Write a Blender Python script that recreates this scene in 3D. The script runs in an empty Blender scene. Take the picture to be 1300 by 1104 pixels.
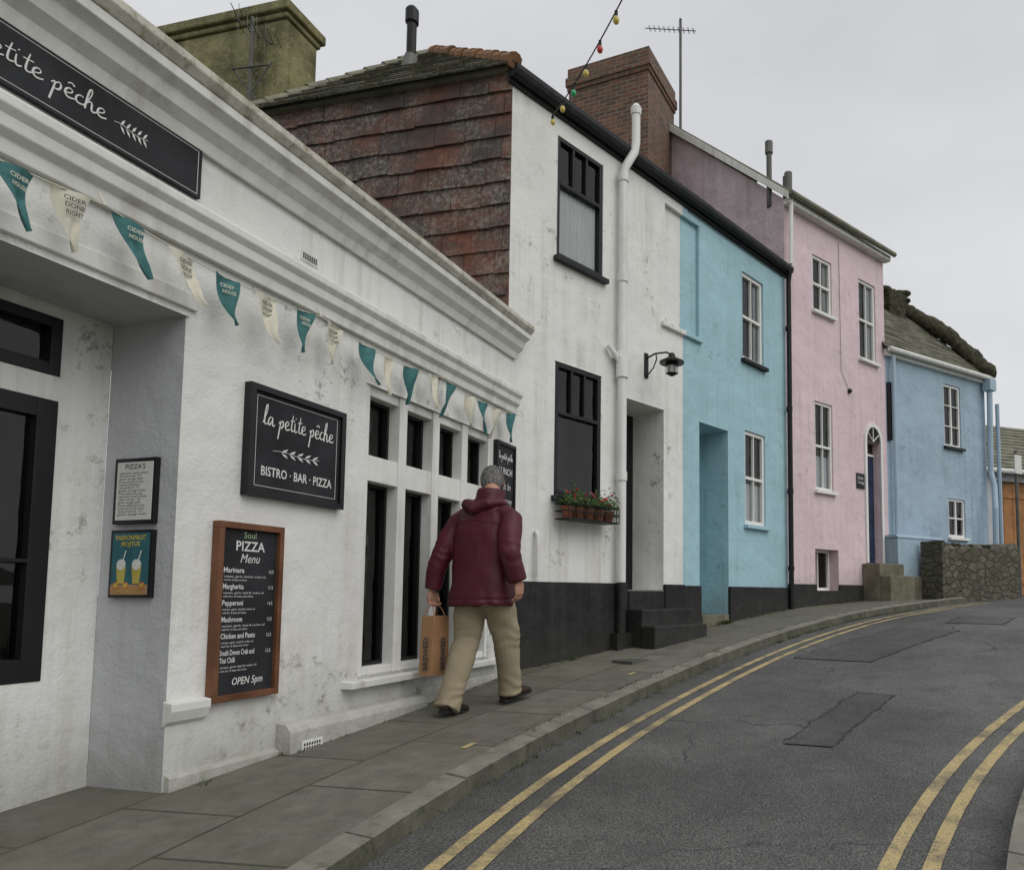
import bpy, math, random, bmesh
from mathutils import Vector, Matrix, noise
random.seed(7)
sc=bpy.context.scene
V=Vector
# ------------------------------------------------------------------ materials
def newmat(name):
    m=bpy.data.materials.new(name);m.use_nodes=True
    nt=m.node_tree;nt.nodes.clear()
    out=nt.nodes.new('ShaderNodeOutputMaterial')
    return m,nt,out
def N(nt,t,**k):
    n=nt.nodes.new(t)
    for a,b in k.items(): setattr(n,a,b)
    return n
def c4(c): return (c[0],c[1],c[2],1)
def mul(c,f): return tuple(min(1,x*f) for x in c)
def mixc(nt,fac,a,b,blend='MIX'):
    n=nt.nodes.new('ShaderNodeMix');n.data_type='RGBA';n.blend_type=blend
    if isinstance(fac,(int,float)): n.inputs[0].default_value=fac
    else: nt.links.new(fac,n.inputs[0])
    for i,x in ((6,a),(7,b)):
        if isinstance(x,tuple): n.inputs[i].default_value=c4(x)
        else: nt.links.new(x,n.inputs[i])
    return n.outputs[2]
def ramp(nt,src,a,b):
    n=nt.nodes.new('ShaderNodeMapRange');n.inputs[1].default_value=a;n.inputs[2].default_value=b
    nt.links.new(src,n.inputs[0]);return n.outputs[0]
def noi(nt,vec,scale,detail=4,rough=.55,mapping=None):
    if mapping:
        mp=N(nt,'ShaderNodeMapping');mp.inputs['Scale'].default_value=mapping
        nt.links.new(vec,mp.inputs[0]);vec=mp.outputs[0]
    n=N(nt,'ShaderNodeTexNoise');n.inputs['Scale'].default_value=scale;n.inputs['Detail'].default_value=detail;n.inputs['Roughness'].default_value=rough
    nt.links.new(vec,n.inputs['Vector']);return n.outputs['Fac']
def math2(nt,op,a,b):
    n=nt.nodes.new('ShaderNodeMath');n.operation=op
    for i,x in ((0,a),(1,b)):
        if isinstance(x,(int,float)): n.inputs[i].default_value=x
        else: nt.links.new(x,n.inputs[i])
    return n.outputs[0]
def bump(nt,h,strength,dist,prev=None):
    b=N(nt,'ShaderNodeBump');b.inputs['Strength'].default_value=strength;b.inputs['Distance'].default_value=dist
    nt.links.new(h,b.inputs['Height'])
    if prev: nt.links.new(prev,b.inputs['Normal'])
    return b.outputs[0]
def pmat(name,base,rough=.8,var=.12,vs=2.5,bs=45,bd=.004,streak=0,dirt=(.12,.11,.08),spec=.3,metal=0,spots=0,spotc=(.2,.2,.12),tint=False,wavy=0,foot=0,footc=(.13,.13,.09),scuff=0):
    m,nt,out=newmat(name)
    co=N(nt,'ShaderNodeTexCoord').outputs['Object']
    n1=noi(nt,co,vs,5)
    col=mixc(nt,ramp(nt,n1,.3,.7),mul(base,1-var),mul(base,1+var))
    if tint:
        at=N(nt,'ShaderNodeAttribute',attribute_name='tint')
        col=mixc(nt,.9,col,at.outputs['Color'],'MULTIPLY')
    if streak:
        s=noi(nt,co,1.0,5,.65,(9,9,.45))
        s2=noi(nt,co,1.1,4,.6)
        f=math2(nt,'MULTIPLY',ramp(nt,s,.46,.72),ramp(nt,s2,.40,.60))
        col=mixc(nt,math2(nt,'MULTIPLY',f,streak),col,dirt)
    if spots:
        s=noi(nt,co,14,8,.7)
        col=mixc(nt,math2(nt,'MULTIPLY',ramp(nt,s,.54,.64),spots),col,spotc)
    if scuff:
        s=noi(nt,co,6,8,.82);s2=noi(nt,co,.9,3,.5)
        col=mixc(nt,math2(nt,'MULTIPLY',math2(nt,'MULTIPLY',ramp(nt,s,.56,.62),ramp(nt,s2,.48,.60)),scuff),col,mul(dirt,.55))
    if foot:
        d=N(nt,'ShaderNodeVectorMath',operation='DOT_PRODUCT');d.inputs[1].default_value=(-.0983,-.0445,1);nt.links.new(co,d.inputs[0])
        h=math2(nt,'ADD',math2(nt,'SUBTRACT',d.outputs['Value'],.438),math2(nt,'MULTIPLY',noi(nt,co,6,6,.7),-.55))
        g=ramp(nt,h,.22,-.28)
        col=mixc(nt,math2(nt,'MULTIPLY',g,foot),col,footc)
    b=N(nt,'ShaderNodeBsdfPrincipled');b.inputs['Roughness'].default_value=rough;b.inputs['Metallic'].default_value=metal
    b.inputs['Specular IOR Level'].default_value=spec
    nt.links.new(col,b.inputs['Base Color'])
    if bd>0:
        nb=bump(nt,noi(nt,co,bs,4,.6),.8,bd)
        if wavy: nb=bump(nt,noi(nt,co,3.2,3,.5),1.0,wavy,nb)
        nt.links.new(nb,b.inputs['Normal'])
    nt.links.new(b.outputs[0],out.inputs[0]);return m
def glassmat():
    m,nt,out=newmat('window_glass')
    fr=N(nt,'ShaderNodeFresnel');fr.inputs[0].default_value=1.6
    t=N(nt,'ShaderNodeBsdfTransparent');t.inputs[0].default_value=(.93,.95,.94,1)
    g=N(nt,'ShaderNodeBsdfGlossy');g.inputs['Roughness'].default_value=.02
    co=N(nt,'ShaderNodeTexCoord').outputs['Object']
    nb=bump(nt,noi(nt,co,2.5,2,.5),.6,.03);nt.links.new(nb,g.inputs['Normal'])
    mx=N(nt,'ShaderNodeMixShader');nt.links.new(fr.outputs[0],mx.inputs[0]);nt.links.new(t.outputs[0],mx.inputs[1]);nt.links.new(g.outputs[0],mx.inputs[2])
    nt.links.new(mx.outputs[0],out.inputs[0]);return m
def brickmat(name,c1,c2,mort,bw,bh,ms,offset=.5,bd=.006,moss=0,mossc=(.1,.11,.05),speck=.15):
    m,nt,out=newmat(name)
    tc=N(nt,'ShaderNodeTexCoord');uv=tc.outputs['UV'];co=tc.outputs['Object']
    br=N(nt,'ShaderNodeTexBrick');nt.links.new(uv,br.inputs['Vector']);br.offset=offset
    br.inputs['Scale'].default_value=1;br.inputs['Brick Width'].default_value=bw;br.inputs['Row Height'].default_value=bh;br.inputs['Mortar Size'].default_value=ms
    br.inputs['Mortar Smooth'].default_value=.3
    br.inputs['Color1'].default_value=c4(c1);br.inputs['Color2'].default_value=c4(c2);br.inputs['Mortar'].default_value=c4(mort)
    col=mixc(nt,speck*2,br.outputs['Color'],mixc(nt,ramp(nt,noi(nt,co,6,8,.7),.3,.7),(.3,.3,.3),(1,1,1)),'MULTIPLY')
    col=mixc(nt,.4,col,mixc(nt,ramp(nt,noi(nt,co,90,4,.7),.35,.65),(.4,.4,.4),(1,1,1)),'MULTIPLY')
    if moss: col=mixc(nt,math2(nt,'MULTIPLY',ramp(nt,noi(nt,co,2.2,8,.7),.43,.62),moss),col,mossc)
    b=N(nt,'ShaderNodeBsdfPrincipled');b.inputs['Roughness'].default_value=.85;nt.links.new(col,b.inputs['Base Color'])
    inv=math2(nt,'SUBTRACT',1,br.outputs['Fac'])
    nb=bump(nt,inv,.8,bd);nb=bump(nt,noi(nt,co,60,5,.6),.6,.003,nb);nt.links.new(nb,b.inputs['Normal'])
    nt.links.new(b.outputs[0],out.inputs[0]);return m
def rubble(name):
    m,nt,out=newmat(name);co=N(nt,'ShaderNodeTexCoord').outputs['Object']
    mp=N(nt,'ShaderNodeMapping');mp.inputs['Scale'].default_value=(4.5,4.5,8)
    w=N(nt,'ShaderNodeTexNoise');w.inputs['Scale'].default_value=6;nt.links.new(co,w.inputs['Vector']);nt.links.new(mixc(nt,.08,co,w.outputs['Color'],'ADD'),mp.inputs[0])
    a=N(nt,'ShaderNodeTexVoronoi');b2=N(nt,'ShaderNodeTexVoronoi',feature='DISTANCE_TO_EDGE')
    for q in (a,b2): q.inputs['Scale'].default_value=1;nt.links.new(mp.outputs[0],q.inputs['Vector'])
    sp=N(nt,'ShaderNodeSeparateColor');nt.links.new(a.outputs['Color'],sp.inputs[0])
    col=mixc(nt,sp.outputs[0],(.07,.062,.048),(.15,.135,.10));e=ramp(nt,b2.outputs['Distance'],.0,.09)
    col=mixc(nt,e,(.065,.06,.045),col);col=mixc(nt,math2(nt,'MULTIPLY',ramp(nt,noi(nt,co,6,8,.75),.42,.6),.75),col,(.065,.07,.035))
    b=N(nt,'ShaderNodeBsdfPrincipled');b.inputs['Roughness'].default_value=.9;nt.links.new(col,b.inputs['Base Color'])
    nb=bump(nt,e,1,.025);nb=bump(nt,noi(nt,co,30,6,.7),.8,.01,nb);nt.links.new(nb,b.inputs['Normal'])
    nt.links.new(b.outputs[0],out.inputs[0]);return m
def asphalt(name,base,crack=True):
    m,nt,out=newmat(name)
    co=N(nt,'ShaderNodeTexCoord').outputs['Object']
    sp=noi(nt,co,110,3,.8);lg=noi(nt,co,.55,6,.65);md=noi(nt,co,4,7,.72)
    col=mixc(nt,ramp(nt,sp,.36,.66),mul(base,.30),mul(base,2.2))
    col=mixc(nt,1.0,col,mixc(nt,ramp(nt,lg,.36,.64),(.55,.55,.53),(1.08,1.07,1.04)),'MULTIPLY')
    col=mixc(nt,math2(nt,'MULTIPLY',ramp(nt,md,.50,.68),.5),col,mul(base,.45))
    if crack:
        mp=N(nt,'ShaderNodeMapping');mp.inputs['Scale'].default_value=(.8,.8,.8)
        w=N(nt,'ShaderNodeTexNoise');w.inputs['Scale'].default_value=3;w.inputs['Detail'].default_value=6;nt.links.new(co,w.inputs['Vector'])
        ad=mixc(nt,.35,co,w.outputs['Color'],'ADD');nt.links.new(ad,mp.inputs[0])
        ve=N(nt,'ShaderNodeTexVoronoi',feature='DISTANCE_TO_EDGE');ve.inputs['Scale'].default_value=.7;nt.links.new(mp.outputs[0],ve.inputs['Vector'])
        ck=math2(nt,'MULTIPLY',ramp(nt,ve.outputs['Distance'],.010,.002),ramp(nt,lg,.48,.56))
        col=mixc(nt,math2(nt,'MULTIPLY',ck,.7),col,(.02,.02,.02))
    vo=N(nt,'ShaderNodeTexVoronoi');vo.inputs['Scale'].default_value=65;nt.links.new(co,vo.inputs['Vector'])
    b=N(nt,'ShaderNodeBsdfPrincipled');b.inputs['Roughness'].default_value=.7;b.inputs['Specular IOR Level'].default_value=.4;nt.links.new(col,b.inputs['Base Color'])
    nb=bump(nt,vo.outputs['Distance'],.9,.008);nb=bump(nt,sp,.8,.005,nb);nt.links.new(nb,b.inputs['Normal'])
    nt.links.new(b.outputs[0],out.inputs[0]);return m
def paintline():
    m,nt,out=newmat('worn_yellow_paint')
    co=N(nt,'ShaderNodeTexCoord').outputs['Object']
    w=math2(nt,'ADD',ramp(nt,noi(nt,co,75,6,.85),.46,.66),math2(nt,'MULTIPLY',ramp(nt,noi(nt,co,4,6,.65),.46,.68),.9))
    cl=N(nt,'ShaderNodeClamp');nt.links.new(w,cl.inputs[0])
    col=mixc(nt,math2(nt,'MULTIPLY',cl.outputs[0],.9),(.55,.43,.20),(.12,.11,.09))
    b=N(nt,'ShaderNodeBsdfPrincipled');b.inputs['Roughness'].default_value=.7;nt.links.new(col,b.inputs['Base Color'])
    nt.links.new(bump(nt,noi(nt,co,110,3,.8),.8,.005),b.inputs['Normal'])
    nt.links.new(b.outputs[0],out.inputs[0]);return m
WHITE=(.74,.74,.715)
white=pmat('white_render',WHITE,.85,.05,1.2,55,.005,.5,(.34,.32,.26),wavy=.025,foot=.5,scuff=.7)
whitebase=pmat('white_render_stained',(.66,.66,.62),.85,.08,2,55,.006,.6,(.2,.19,.14),wavy=.03,spots=.25,foot=.5)
trimw=pmat('white_painted_trim',(.72,.72,.69),.6,.06,3,30,.002,.6,(.28,.26,.20),spots=.12,spotc=(.3,.28,.2))
corn=pmat('weathered_cornice',(.56,.54,.47),.8,.16,2,40,.006,.8,(.18,.16,.10),spots=.6,spotc=(.20,.17,.09))
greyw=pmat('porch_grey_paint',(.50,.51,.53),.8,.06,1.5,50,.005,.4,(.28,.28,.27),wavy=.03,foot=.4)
blue=pmat('sky_blue_render',(.35,.54,.60),.85,.06,1.2,55,.006,.45,(.19,.29,.31),wavy=.035,foot=.4,scuff=.4)
pink=pmat('pink_render',(.69,.55,.585),.85,.06,1.4,55,.006,.5,(.38,.30,.29),wavy=.035,foot=.4,scuff=.4)
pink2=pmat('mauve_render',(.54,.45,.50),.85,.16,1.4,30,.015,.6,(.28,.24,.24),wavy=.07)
blue2=pmat('pale_blue_render',(.35,.46,.55),.85,.08,1.4,55,.007,.5,(.18,.21,.22),wavy=.04,foot=.4,scuff=.4)
black=pmat('black_masonry_paint',(.013,.013,.015),.6,.3,3,50,.006,.35,(.06,.06,.055),spots=.2,spotc=(.045,.045,.04),wavy=.03,foot=.35,footc=(.06,.058,.045))
bframe=pmat('black_joinery_paint',(.012,.012,.014),.35,.2,3,20,.001)
wframe=pmat('white_joinery_paint',(.76,.76,.73),.45,.05,3,20,.001,.3,(.4,.38,.3))
board=pmat('chalkboard',(.020,.021,.024),.7,.5,4,30,.0005,spec=.3,streak=.3,dirt=(.05,.05,.05))
chalk=pmat('chalk_white',(.68,.68,.66),.9,.08,30,50,0)
chalkg=pmat('chalk_green',(.35,.5,.3),.9,.05,9,50,0)
wood=pmat('oak_frame',(.15,.065,.032),.5,.35,6,25,.001,streak=.5,dirt=(.06,.03,.02))
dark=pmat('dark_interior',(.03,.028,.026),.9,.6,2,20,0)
curtain=pmat('net_curtain',(.82,.84,.86),.9,.05,4,60,.001)
glass=glassmat()
slate=pmat('roof_slate',(.20,.195,.15),.85,.3,3,30,.005,tint=True,spots=.8,spotc=(.24,.24,.14))
moss=pmat('moss',(.055,.052,.032),.95,.5,9,50,.03,spots=.6,spotc=(.13,.115,.06))
ridge=pmat('terracotta_ridge',(.24,.12,.06),.85,.35,6,30,.004,spots=.8,spotc=(.17,.17,.09))
rchim=pmat('lichen_render',(.19,.18,.09),.9,.55,2.5,25,.014,.85,(.045,.045,.025),spots=.9,spotc=(.30,.28,.15),wavy=.04)
brick=brickmat('old_brick',(.30,.12,.07),(.14,.065,.048),(.25,.225,.18),.225,.078,.014,moss=.4,mossc=(.10,.09,.055),speck=.32)
stone=rubble('rubble_stone')
flags=brickmat('paving_flags',(.235,.22,.18),(.165,.157,.13),(.065,.062,.047),.85,.62,.009,bd=.006,moss=.6,mossc=(.115,.115,.075),speck=.35)
kerbm=pmat('granite_kerb',(.20,.19,.16),.8,.25,5,70,.006,.0,spots=.6,spotc=(.09,.095,.055))
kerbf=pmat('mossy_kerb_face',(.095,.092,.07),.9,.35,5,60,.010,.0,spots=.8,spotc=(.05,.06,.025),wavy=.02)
asph=asphalt('asphalt',(.108,.108,.107));asph2=asphalt('asphalt_patch',(.082,.082,.084),False)
tar=pmat('tar_joint',(.035,.035,.035),.6,.3,9,60,.003)
yellow=paintline()
grassm=pmat('ground_cover',(.07,.09,.04),.95,.4,1.5,20,.01)
tuft=pmat('weed_leaves',(.07,.09,.035),.8,.4,8,20,0)
leafm=pmat('planter_leaves',(.05,.10,.025),.7,.4,8,20,0)
redf=pmat('red_petals',(.50,.02,.03),.6,.3,8,20,0)
pinkf=pmat('pink_petals',(.5,.12,.22),.6,.3,8,20,0)
iron=pmat('black_iron',(.015,.015,.015),.45,.3,8,40,.001,metal=.3)
greym=pmat('weathered_metal',(.12,.12,.11),.6,.3,6,40,.001,metal=.4)
pipew=pmat('white_pipe_paint',(.72,.72,.70),.4,.05,5,20,.001,.45,(.3,.28,.22))
pipeb=pmat('blue_pipe_paint',(.35,.46,.55),.45,.05,5,20,.001)
stonestep=pmat('worn_step_stone',(.15,.14,.10),.9,.3,4,40,.008,spots=.6,spotc=(.08,.09,.04),wavy=.03)
navy=pmat('navy_door_paint',(.02,.035,.075),.35,.15,4,20,.001)
teal=pmat('teal_fabric',(.05,.155,.155),.8,.2,20,200,.001)
cream=pmat('cream_fabric',(.58,.56,.46),.8,.08,20,200,.001)
garw=pmat('garage_timber',(.36,.17,.06),.6,.25,5,30,.002,streak=.5)
flat=pmat('flat_roof_felt',(.09,.09,.09),.9,.3,2,30,.004)
def redslate():
    m,nt,out=newmat('red_hung_slate')
    co=N(nt,'ShaderNodeTexCoord').outputs['Object']
    at=N(nt,'ShaderNodeAttribute',attribute_name='tint');sp=N(nt,'ShaderNodeSeparateColor');nt.links.new(at.outputs['Color'],sp.inputs[0])
    n1=noi(nt,co,1.6,8,.7)
    f=math2(nt,'ADD',math2(nt,'MULTIPLY',sp.outputs[0],.16),n1)
    col=mixc(nt,ramp(nt,f,.46,.74),(.055,.044,.038),(.185,.062,.034))
    col=mixc(nt,math2(nt,'MULTIPLY',ramp(nt,noi(nt,co,9,8,.75),.46,.62),.7),col,(.05,.034,.028))
    li=noi(nt,co,22,8,.85);lg=noi(nt,co,1.5,5,.65)
    lf=math2(nt,'MULTIPLY',ramp(nt,li,.46,.60),ramp(nt,lg,.38,.56))
    col=mixc(nt,math2(nt,'MULTIPLY',lf,.85),col,(.29,.265,.225))
    b=N(nt,'ShaderNodeBsdfPrincipled');b.inputs['Roughness'].default_value=.8;nt.links.new(col,b.inputs['Base Color'])
    nt.links.new(bump(nt,noi(nt,co,40,6,.7),.9,.007),b.inputs['Normal'])
    nt.links.new(b.outputs[0],out.inputs[0]);return m
rslate=redslate()
# ------------------------------------------------------------------ mesh builder
def empty(name,loc=(0,0,0),rz=0):
    o=bpy.data.objects.new(name,None);sc.collection.objects.link(o);o.location=loc;o.rotation_euler=(0,0,rz);o.empty_display_size=.2;return o
class M:
    def __init__(s,*mats): s.v=[];s.f=[];s.mi=[];s.t=[];s.mats=list(mats)
    def face(s,pts,mi=0,t=1.0):
        b=len(s.v);s.v+=[V(p) for p in pts];s.f.append(tuple(range(b,b+len(pts))));s.mi.append(mi);s.t.append(t)
    def hexa(s,p,mi=0,t=1.0):
        b=len(s.v);s.v+=[V(q) for q in p]
        for f in ((3,2,1,0),(4,5,6,7),(0,1,5,4),(1,2,6,5),(2,3,7,6),(3,0,4,7)):
            s.f.append(tuple(b+i for i in f));s.mi.append(mi);s.t.append(t)
    def box(s,fr,s0,s1,z0,z1,o0,o1,mi=0,t=1.0):
        P=fr.P
        s.hexa([P(s0,z0,o1),P(s1,z0,o1),P(s1,z0,o0),P(s0,z0,o0),P(s0,z1,o1),P(s1,z1,o1),P(s1,z1,o0),P(s0,z1,o0)],mi,t)
    def prism(s,fr,prof,s0,s1,mi=0):
        a=[fr.P(s0,z,o) for o,z in prof];b=[fr.P(s1,z,o) for o,z in prof];n=len(prof);k=len(s.v)
        s.v+=[V(q) for q in a+b]
        for i in range(n):
            j=(i+1)%n;s.f.append((k+i,k+j,k+n+j,k+n+i));s.mi.append(mi);s.t.append(1)
        s.f.append(tuple(k+i for i in reversed(range(n))));s.mi.append(mi);s.t.append(1)
        s.f.append(tuple(k+n+i for i in range(n)));s.mi.append(mi);s.t.append(1)
    def tube(s,pts,rad,n=10,mi=0,flat=1.0,cap=True,t=1.0):
        pts=[V(p) for p in pts];
        if not isinstance(rad,(list,tuple)): rad=[rad]*len(pts)
        k=len(s.v);up=None
        for i,p in enumerate(pts):
            d=(pts[min(i+1,len(pts)-1)]-pts[max(i-1,0)]).normalized()
            if up is None:
                up=d.orthogonal().normalized() if abs(d.x)<.9 and abs(d.z)<.5 else (V((1,0,0))-d*d.x).normalized() if abs(d.x)<.95 else V((0,1,0))
            up=(up-d*up.dot(d)).normalized();sd=d.cross(up)
            for j in range(n):
                a=2*math.pi*j/n;s.v.append(p+(up*math.cos(a)+sd*math.sin(a)*flat)*rad[i])
        for i in range(len(pts)-1):
            for j in range(n):
                j2=(j+1)%n;s.f.append((k+i*n+j,k+i*n+j2,k+(i+1)*n+j2,k+(i+1)*n+j));s.mi.append(mi);s.t.append(t)
        if cap:
            s.f.append(tuple(k+j for j in reversed(range(n))));s.mi.append(mi);s.t.append(t)
            e=k+(len(pts)-1)*n;s.f.append(tuple(e+j for j in range(n)));s.mi.append(mi);s.t.append(t)
    def rings(s,rg,n=24,mi=0,pw=2.0):
        k=len(s.v)
        for (x,y,z,rx,ry) in rg:
            for j in range(n):
                a=2*math.pi*j/n;c,q=math.cos(a),math.sin(a)
                s.v.append(V((x+rx*math.copysign(abs(c)**(2/pw),c),y+ry*math.copysign(abs(q)**(2/pw),q),z)))
        for i in range(len(rg)-1):
            for j in range(n):
                j2=(j+1)%n;s.f.append((k+i*n+j,k+i*n+j2,k+(i+1)*n+j2,k+(i+1)*n+j));s.mi.append(mi);s.t.append(1)
        s.f.append(tuple(k+j for j in reversed(range(n))));s.mi.append(mi);s.t.append(1)
        e=k+(len(rg)-1)*n;s.f.append(tuple(e+j for j in range(n)));s.mi.append(mi);s.t.append(1)
    def sphere(s,c,r,mi=0,nu=12,nv=8,t=1.0):
        if not isinstance(r,(list,tuple)): r=(r,r,r)
        c=V(c)
        k=len(s.v)
        for i in range(1,nv):
            th=math.pi*i/nv
            for j in range(nu):
                a=2*math.pi*j/nu;s.v.append(c+V((r[0]*math.sin(th)*math.cos(a),r[1]*math.sin(th)*math.sin(a),-r[2]*math.cos(th))))
        s.v.append(c+V((0,0,-r[2])));s.v.append(c+V((0,0,r[2])));lo=len(s.v)-2;hi=lo+1
        for i in range(nv-2):
            for j in range(nu):
                j2=(j+1)%nu;s.f.append((k+i*nu+j,k+i*nu+j2,k+(i+1)*nu+j2,k+(i+1)*nu+j));s.mi.append(mi);s.t.append(t)
        for j in range(nu):
            j2=(j+1)%nu;s.f.append((lo,k+j2,k+j));s.mi.append(mi);s.t.append(t)
            e=k+(nv-2)*nu;s.f.append((hi,e+j,e+j2));s.mi.append(mi);s.t.append(t)
    def build(s,name,par=None,bevel=0,smooth=False,uvf=None,weld=False):
        me=bpy.data.meshes.new(name);me.from_pydata([tuple(v) for v in s.v],[],s.f)
        for m in s.mats: me.materials.append(m)
        me.polygons.foreach_set('material_index',s.mi)
        ca=me.color_attributes.new('tint','FLOAT_COLOR','CORNER');uv=me.uv_layers.new(name='UVMap')
        for p in me.polygons:
            n=p.normal;t=s.t[p.index]
            tg=V((-n.y,n.x,0)).normalized() if abs(n.z)<.8 else None
            for li in p.loop_indices:
                co=me.vertices[me.loops[li].vertex_index].co
                ca.data[li].color=(t,t,t,1)
                uv.data[li].uv=uvf(co) if uvf else ((co.dot(tg),co.z) if tg else (co.x,co.y))
        if weld:
            bm=bmesh.new();bm.from_mesh(me);bmesh.ops.remove_doubles(bm,verts=bm.verts,dist=.0005);bm.to_mesh(me);bm.free()
        if smooth:
            for p in me.polygons: p.use_smooth=True
        o=bpy.data.objects.new(name,me);sc.collection.objects.link(o)
        if par: o.parent=par
        if bevel:
            b=o.modifiers.new('b','BEVEL');b.width=bevel;b.segments=2;b.limit_method='ANGLE';b.angle_limit=.6
        return o
class Fr:
    def __init__(s,o,d): s.o=V((o[0],o[1],0));s.d=V((d[0],d[1],0)).normalized();s.n=V((s.d.y,-s.d.x,0))
    def P(s,a,z,o=0): return s.o+s.d*a+s.n*o+V((0,0,z))
F1=Fr((-3.233,.876),(.2615,.9652));F2=Fr((-1.577,6.992),(.6098,.7925));F3=Fr((1.723,11.281),(.7316,.6817));F4=Fr((3.894,13.304),(.8193,.5734))
L2,L3,L4=5.41,2.968,3.227
def wall(m,fr,s0,s1,z0,z1,ops,mi=0,o=0,mir=None):
    ss=sorted({s0,s1,*[q[0] for q in ops],*[q[1] for q in ops]});zs=sorted({z0,z1,*[q[2] for q in ops],*[q[3] for q in ops]})
    for a,b in zip(ss,ss[1:]):
        for c,d in zip(zs,zs[1:]):
            x,y=(a+b)/2,(c+d)/2
            if any(q[0]<x<q[1] and q[2]<y<q[3] for q in ops): continue
            m.face([fr.P(a,c,o),fr.P(b,c,o),fr.P(b,d,o),fr.P(a,d,o)],mi)
    for q in ops:
        a,b,c,d,dp=q[:5];r=mir if mir is not None else mi
        P=fr.P
        m.face([P(a,c,o),P(a,d,o),P(a,d,o-dp),P(a,c,o-dp)],r);m.face([P(b,c,o-dp),P(b,d,o-dp),P(b,d,o),P(b,c,o)],r)
        m.face([P(a,d,o),P(b,d,o),P(b,d,o-dp),P(a,d,o-dp)],r);m.face([P(a,c,o-dp),P(b,c,o-dp),P(b,c,o),P(a,c,o)],r)
def window(name,par,fr,s0,s1,z0,z1,rec,fm,bars=(),vbars=(),fw=.05,cur=None,sill=None,cz=(0,1),depth=.5):
    m=M(fm,glass,dark,curtain,sill or fm)
    e=.002;a,b,c,d=s0+e,s1-e,z0+e,z1-e;o0,o1=-rec-.03,-rec+.035
    m.box(fr,a,a+fw,c,d,o0,o1);m.box(fr,b-fw,b,c,d,o0,o1);m.box(fr,a+fw,b-fw,c,c+fw*1.2,o0,o1);m.box(fr,a+fw,b-fw,d-fw,d,o0,o1)
    H=d-c;W=b-a
    for z,th in bars: m.box(fr,a+fw,b-fw,c+H*z-th/2,c+H*z+th/2,o0,o1+.004)
    for zl,zh,n,th in vbars:
        for i in range(1,n):
            x=a+fw+(W-2*fw)*i/n;m.box(fr,x-th/2,x+th/2,c+H*zl,c+H*zh,o0+.004,o1-.004)
    m.face([fr.P(a+fw*.5,c+.01,-rec-.005),fr.P(b-fw*.5,c+.01,-rec-.005),fr.P(b-fw*.5,d-.01,-rec-.005),fr.P(a+fw*.5,d-.01,-rec-.005)],1)
    A,B,C,D=a,b,c,d;q=-rec-.035;r=-rec-depth
    P=fr.P
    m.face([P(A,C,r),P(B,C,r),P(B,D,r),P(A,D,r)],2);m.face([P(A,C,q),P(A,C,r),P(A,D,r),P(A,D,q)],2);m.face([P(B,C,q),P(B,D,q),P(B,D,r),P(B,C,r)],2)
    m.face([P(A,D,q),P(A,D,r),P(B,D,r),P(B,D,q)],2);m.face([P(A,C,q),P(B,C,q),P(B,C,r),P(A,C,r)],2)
    if cur:
        for (u0,u1) in cur:
            n=36;zz0,zz1=c+H*cz[0],c+H*cz[1]
            for i in range(n):
                x0=a+W*(u0+(u1-u0)*i/n);x1=a+W*(u0+(u1-u0)*(i+1)/n)
                y0=-rec-.045+.012*math.sin(i*1.9+.6*math.sin(i*.7));y1=-rec-.045+.012*math.sin((i+1)*1.9+.6*math.sin((i+1)*.7))
                m.face([P(x0,zz0,y0),P(x1,zz0,y1),P(x1,zz1,y1),P(x0,zz1,y0)],3)
    if sill is not None: m.box(fr,s0-.04,s1+.05,z0-.055,z0-.004,-rec+.04,.07,4)
    return m.build(name,par,bevel=.003)
def tiled(m,O,U,Vv,W,H,tw,th,t=.012,lo=None,hi=None,mi=0,dark=.35,jit=.004):
    O=V(O);U=V(U).normalized();Vv=V(Vv).normalized();Nn=U.cross(Vv)
    r=0;v=0
    while v<H:
        l=lo(v) if lo else 0;h=hi(v) if hi else W
        u=l-(tw*.5 if r%2 else 0)-random.random()*.02
        while u<h:
            w=tw*random.uniform(.94,1.06);a=max(u+.003,l);b=min(u+w-.003,h);u+=w
            if b-a<.03: continue
            v0=v-random.random()*jit;v1=min(v+th*1.12,H+.02);T=t*(1+.5*random.random());sk=random.uniform(-jit,jit)
            q=lambda x,y,z:O+U*x+Vv*y+Nn*z
            c=random.uniform(dark,1.0)
            m.face([q(a,v0,T),q(b,v0+sk,T),q(b,v1,.002),q(a,v1,.002)],mi,c)
            m.face([q(a,v0,-.002),q(b,v0+sk,-.002),q(b,v0+sk,T),q(a,v0,T)],mi,c*.6)
            m.face([q(a,v1,.0),q(a,v0,0),q(a,v0,T),q(a,v1,.002)],mi,c*.6);m.face([q(b,v0+sk,0),q(b,v1,0),q(b,v1,.002),q(b,v0+sk,T)],mi,c*.6)
        v+=th;r+=1
def orient(o,fr,a,z,off,rot=0):
    mt=Matrix((fr.d,V((0,0,1)),fr.n)).transposed().to_4x4()
    o.matrix_world=Matrix.Translation(fr.P(a,z,off))@mt@Matrix.Rotation(rot,4,'Z')
def tomesh(o,name,par,mat):
    bpy.context.view_layer.update()
    me=bpy.data.meshes.new_from_object(o.evaluated_get(bpy.context.evaluated_depsgraph_get()))
    me.transform(o.matrix_world);me.materials.clear();me.materials.append(mat)
    n=bpy.data.objects.new(name,me);sc.collection.objects.link(n);n.parent=par
    bpy.data.objects.remove(o);return n
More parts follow.
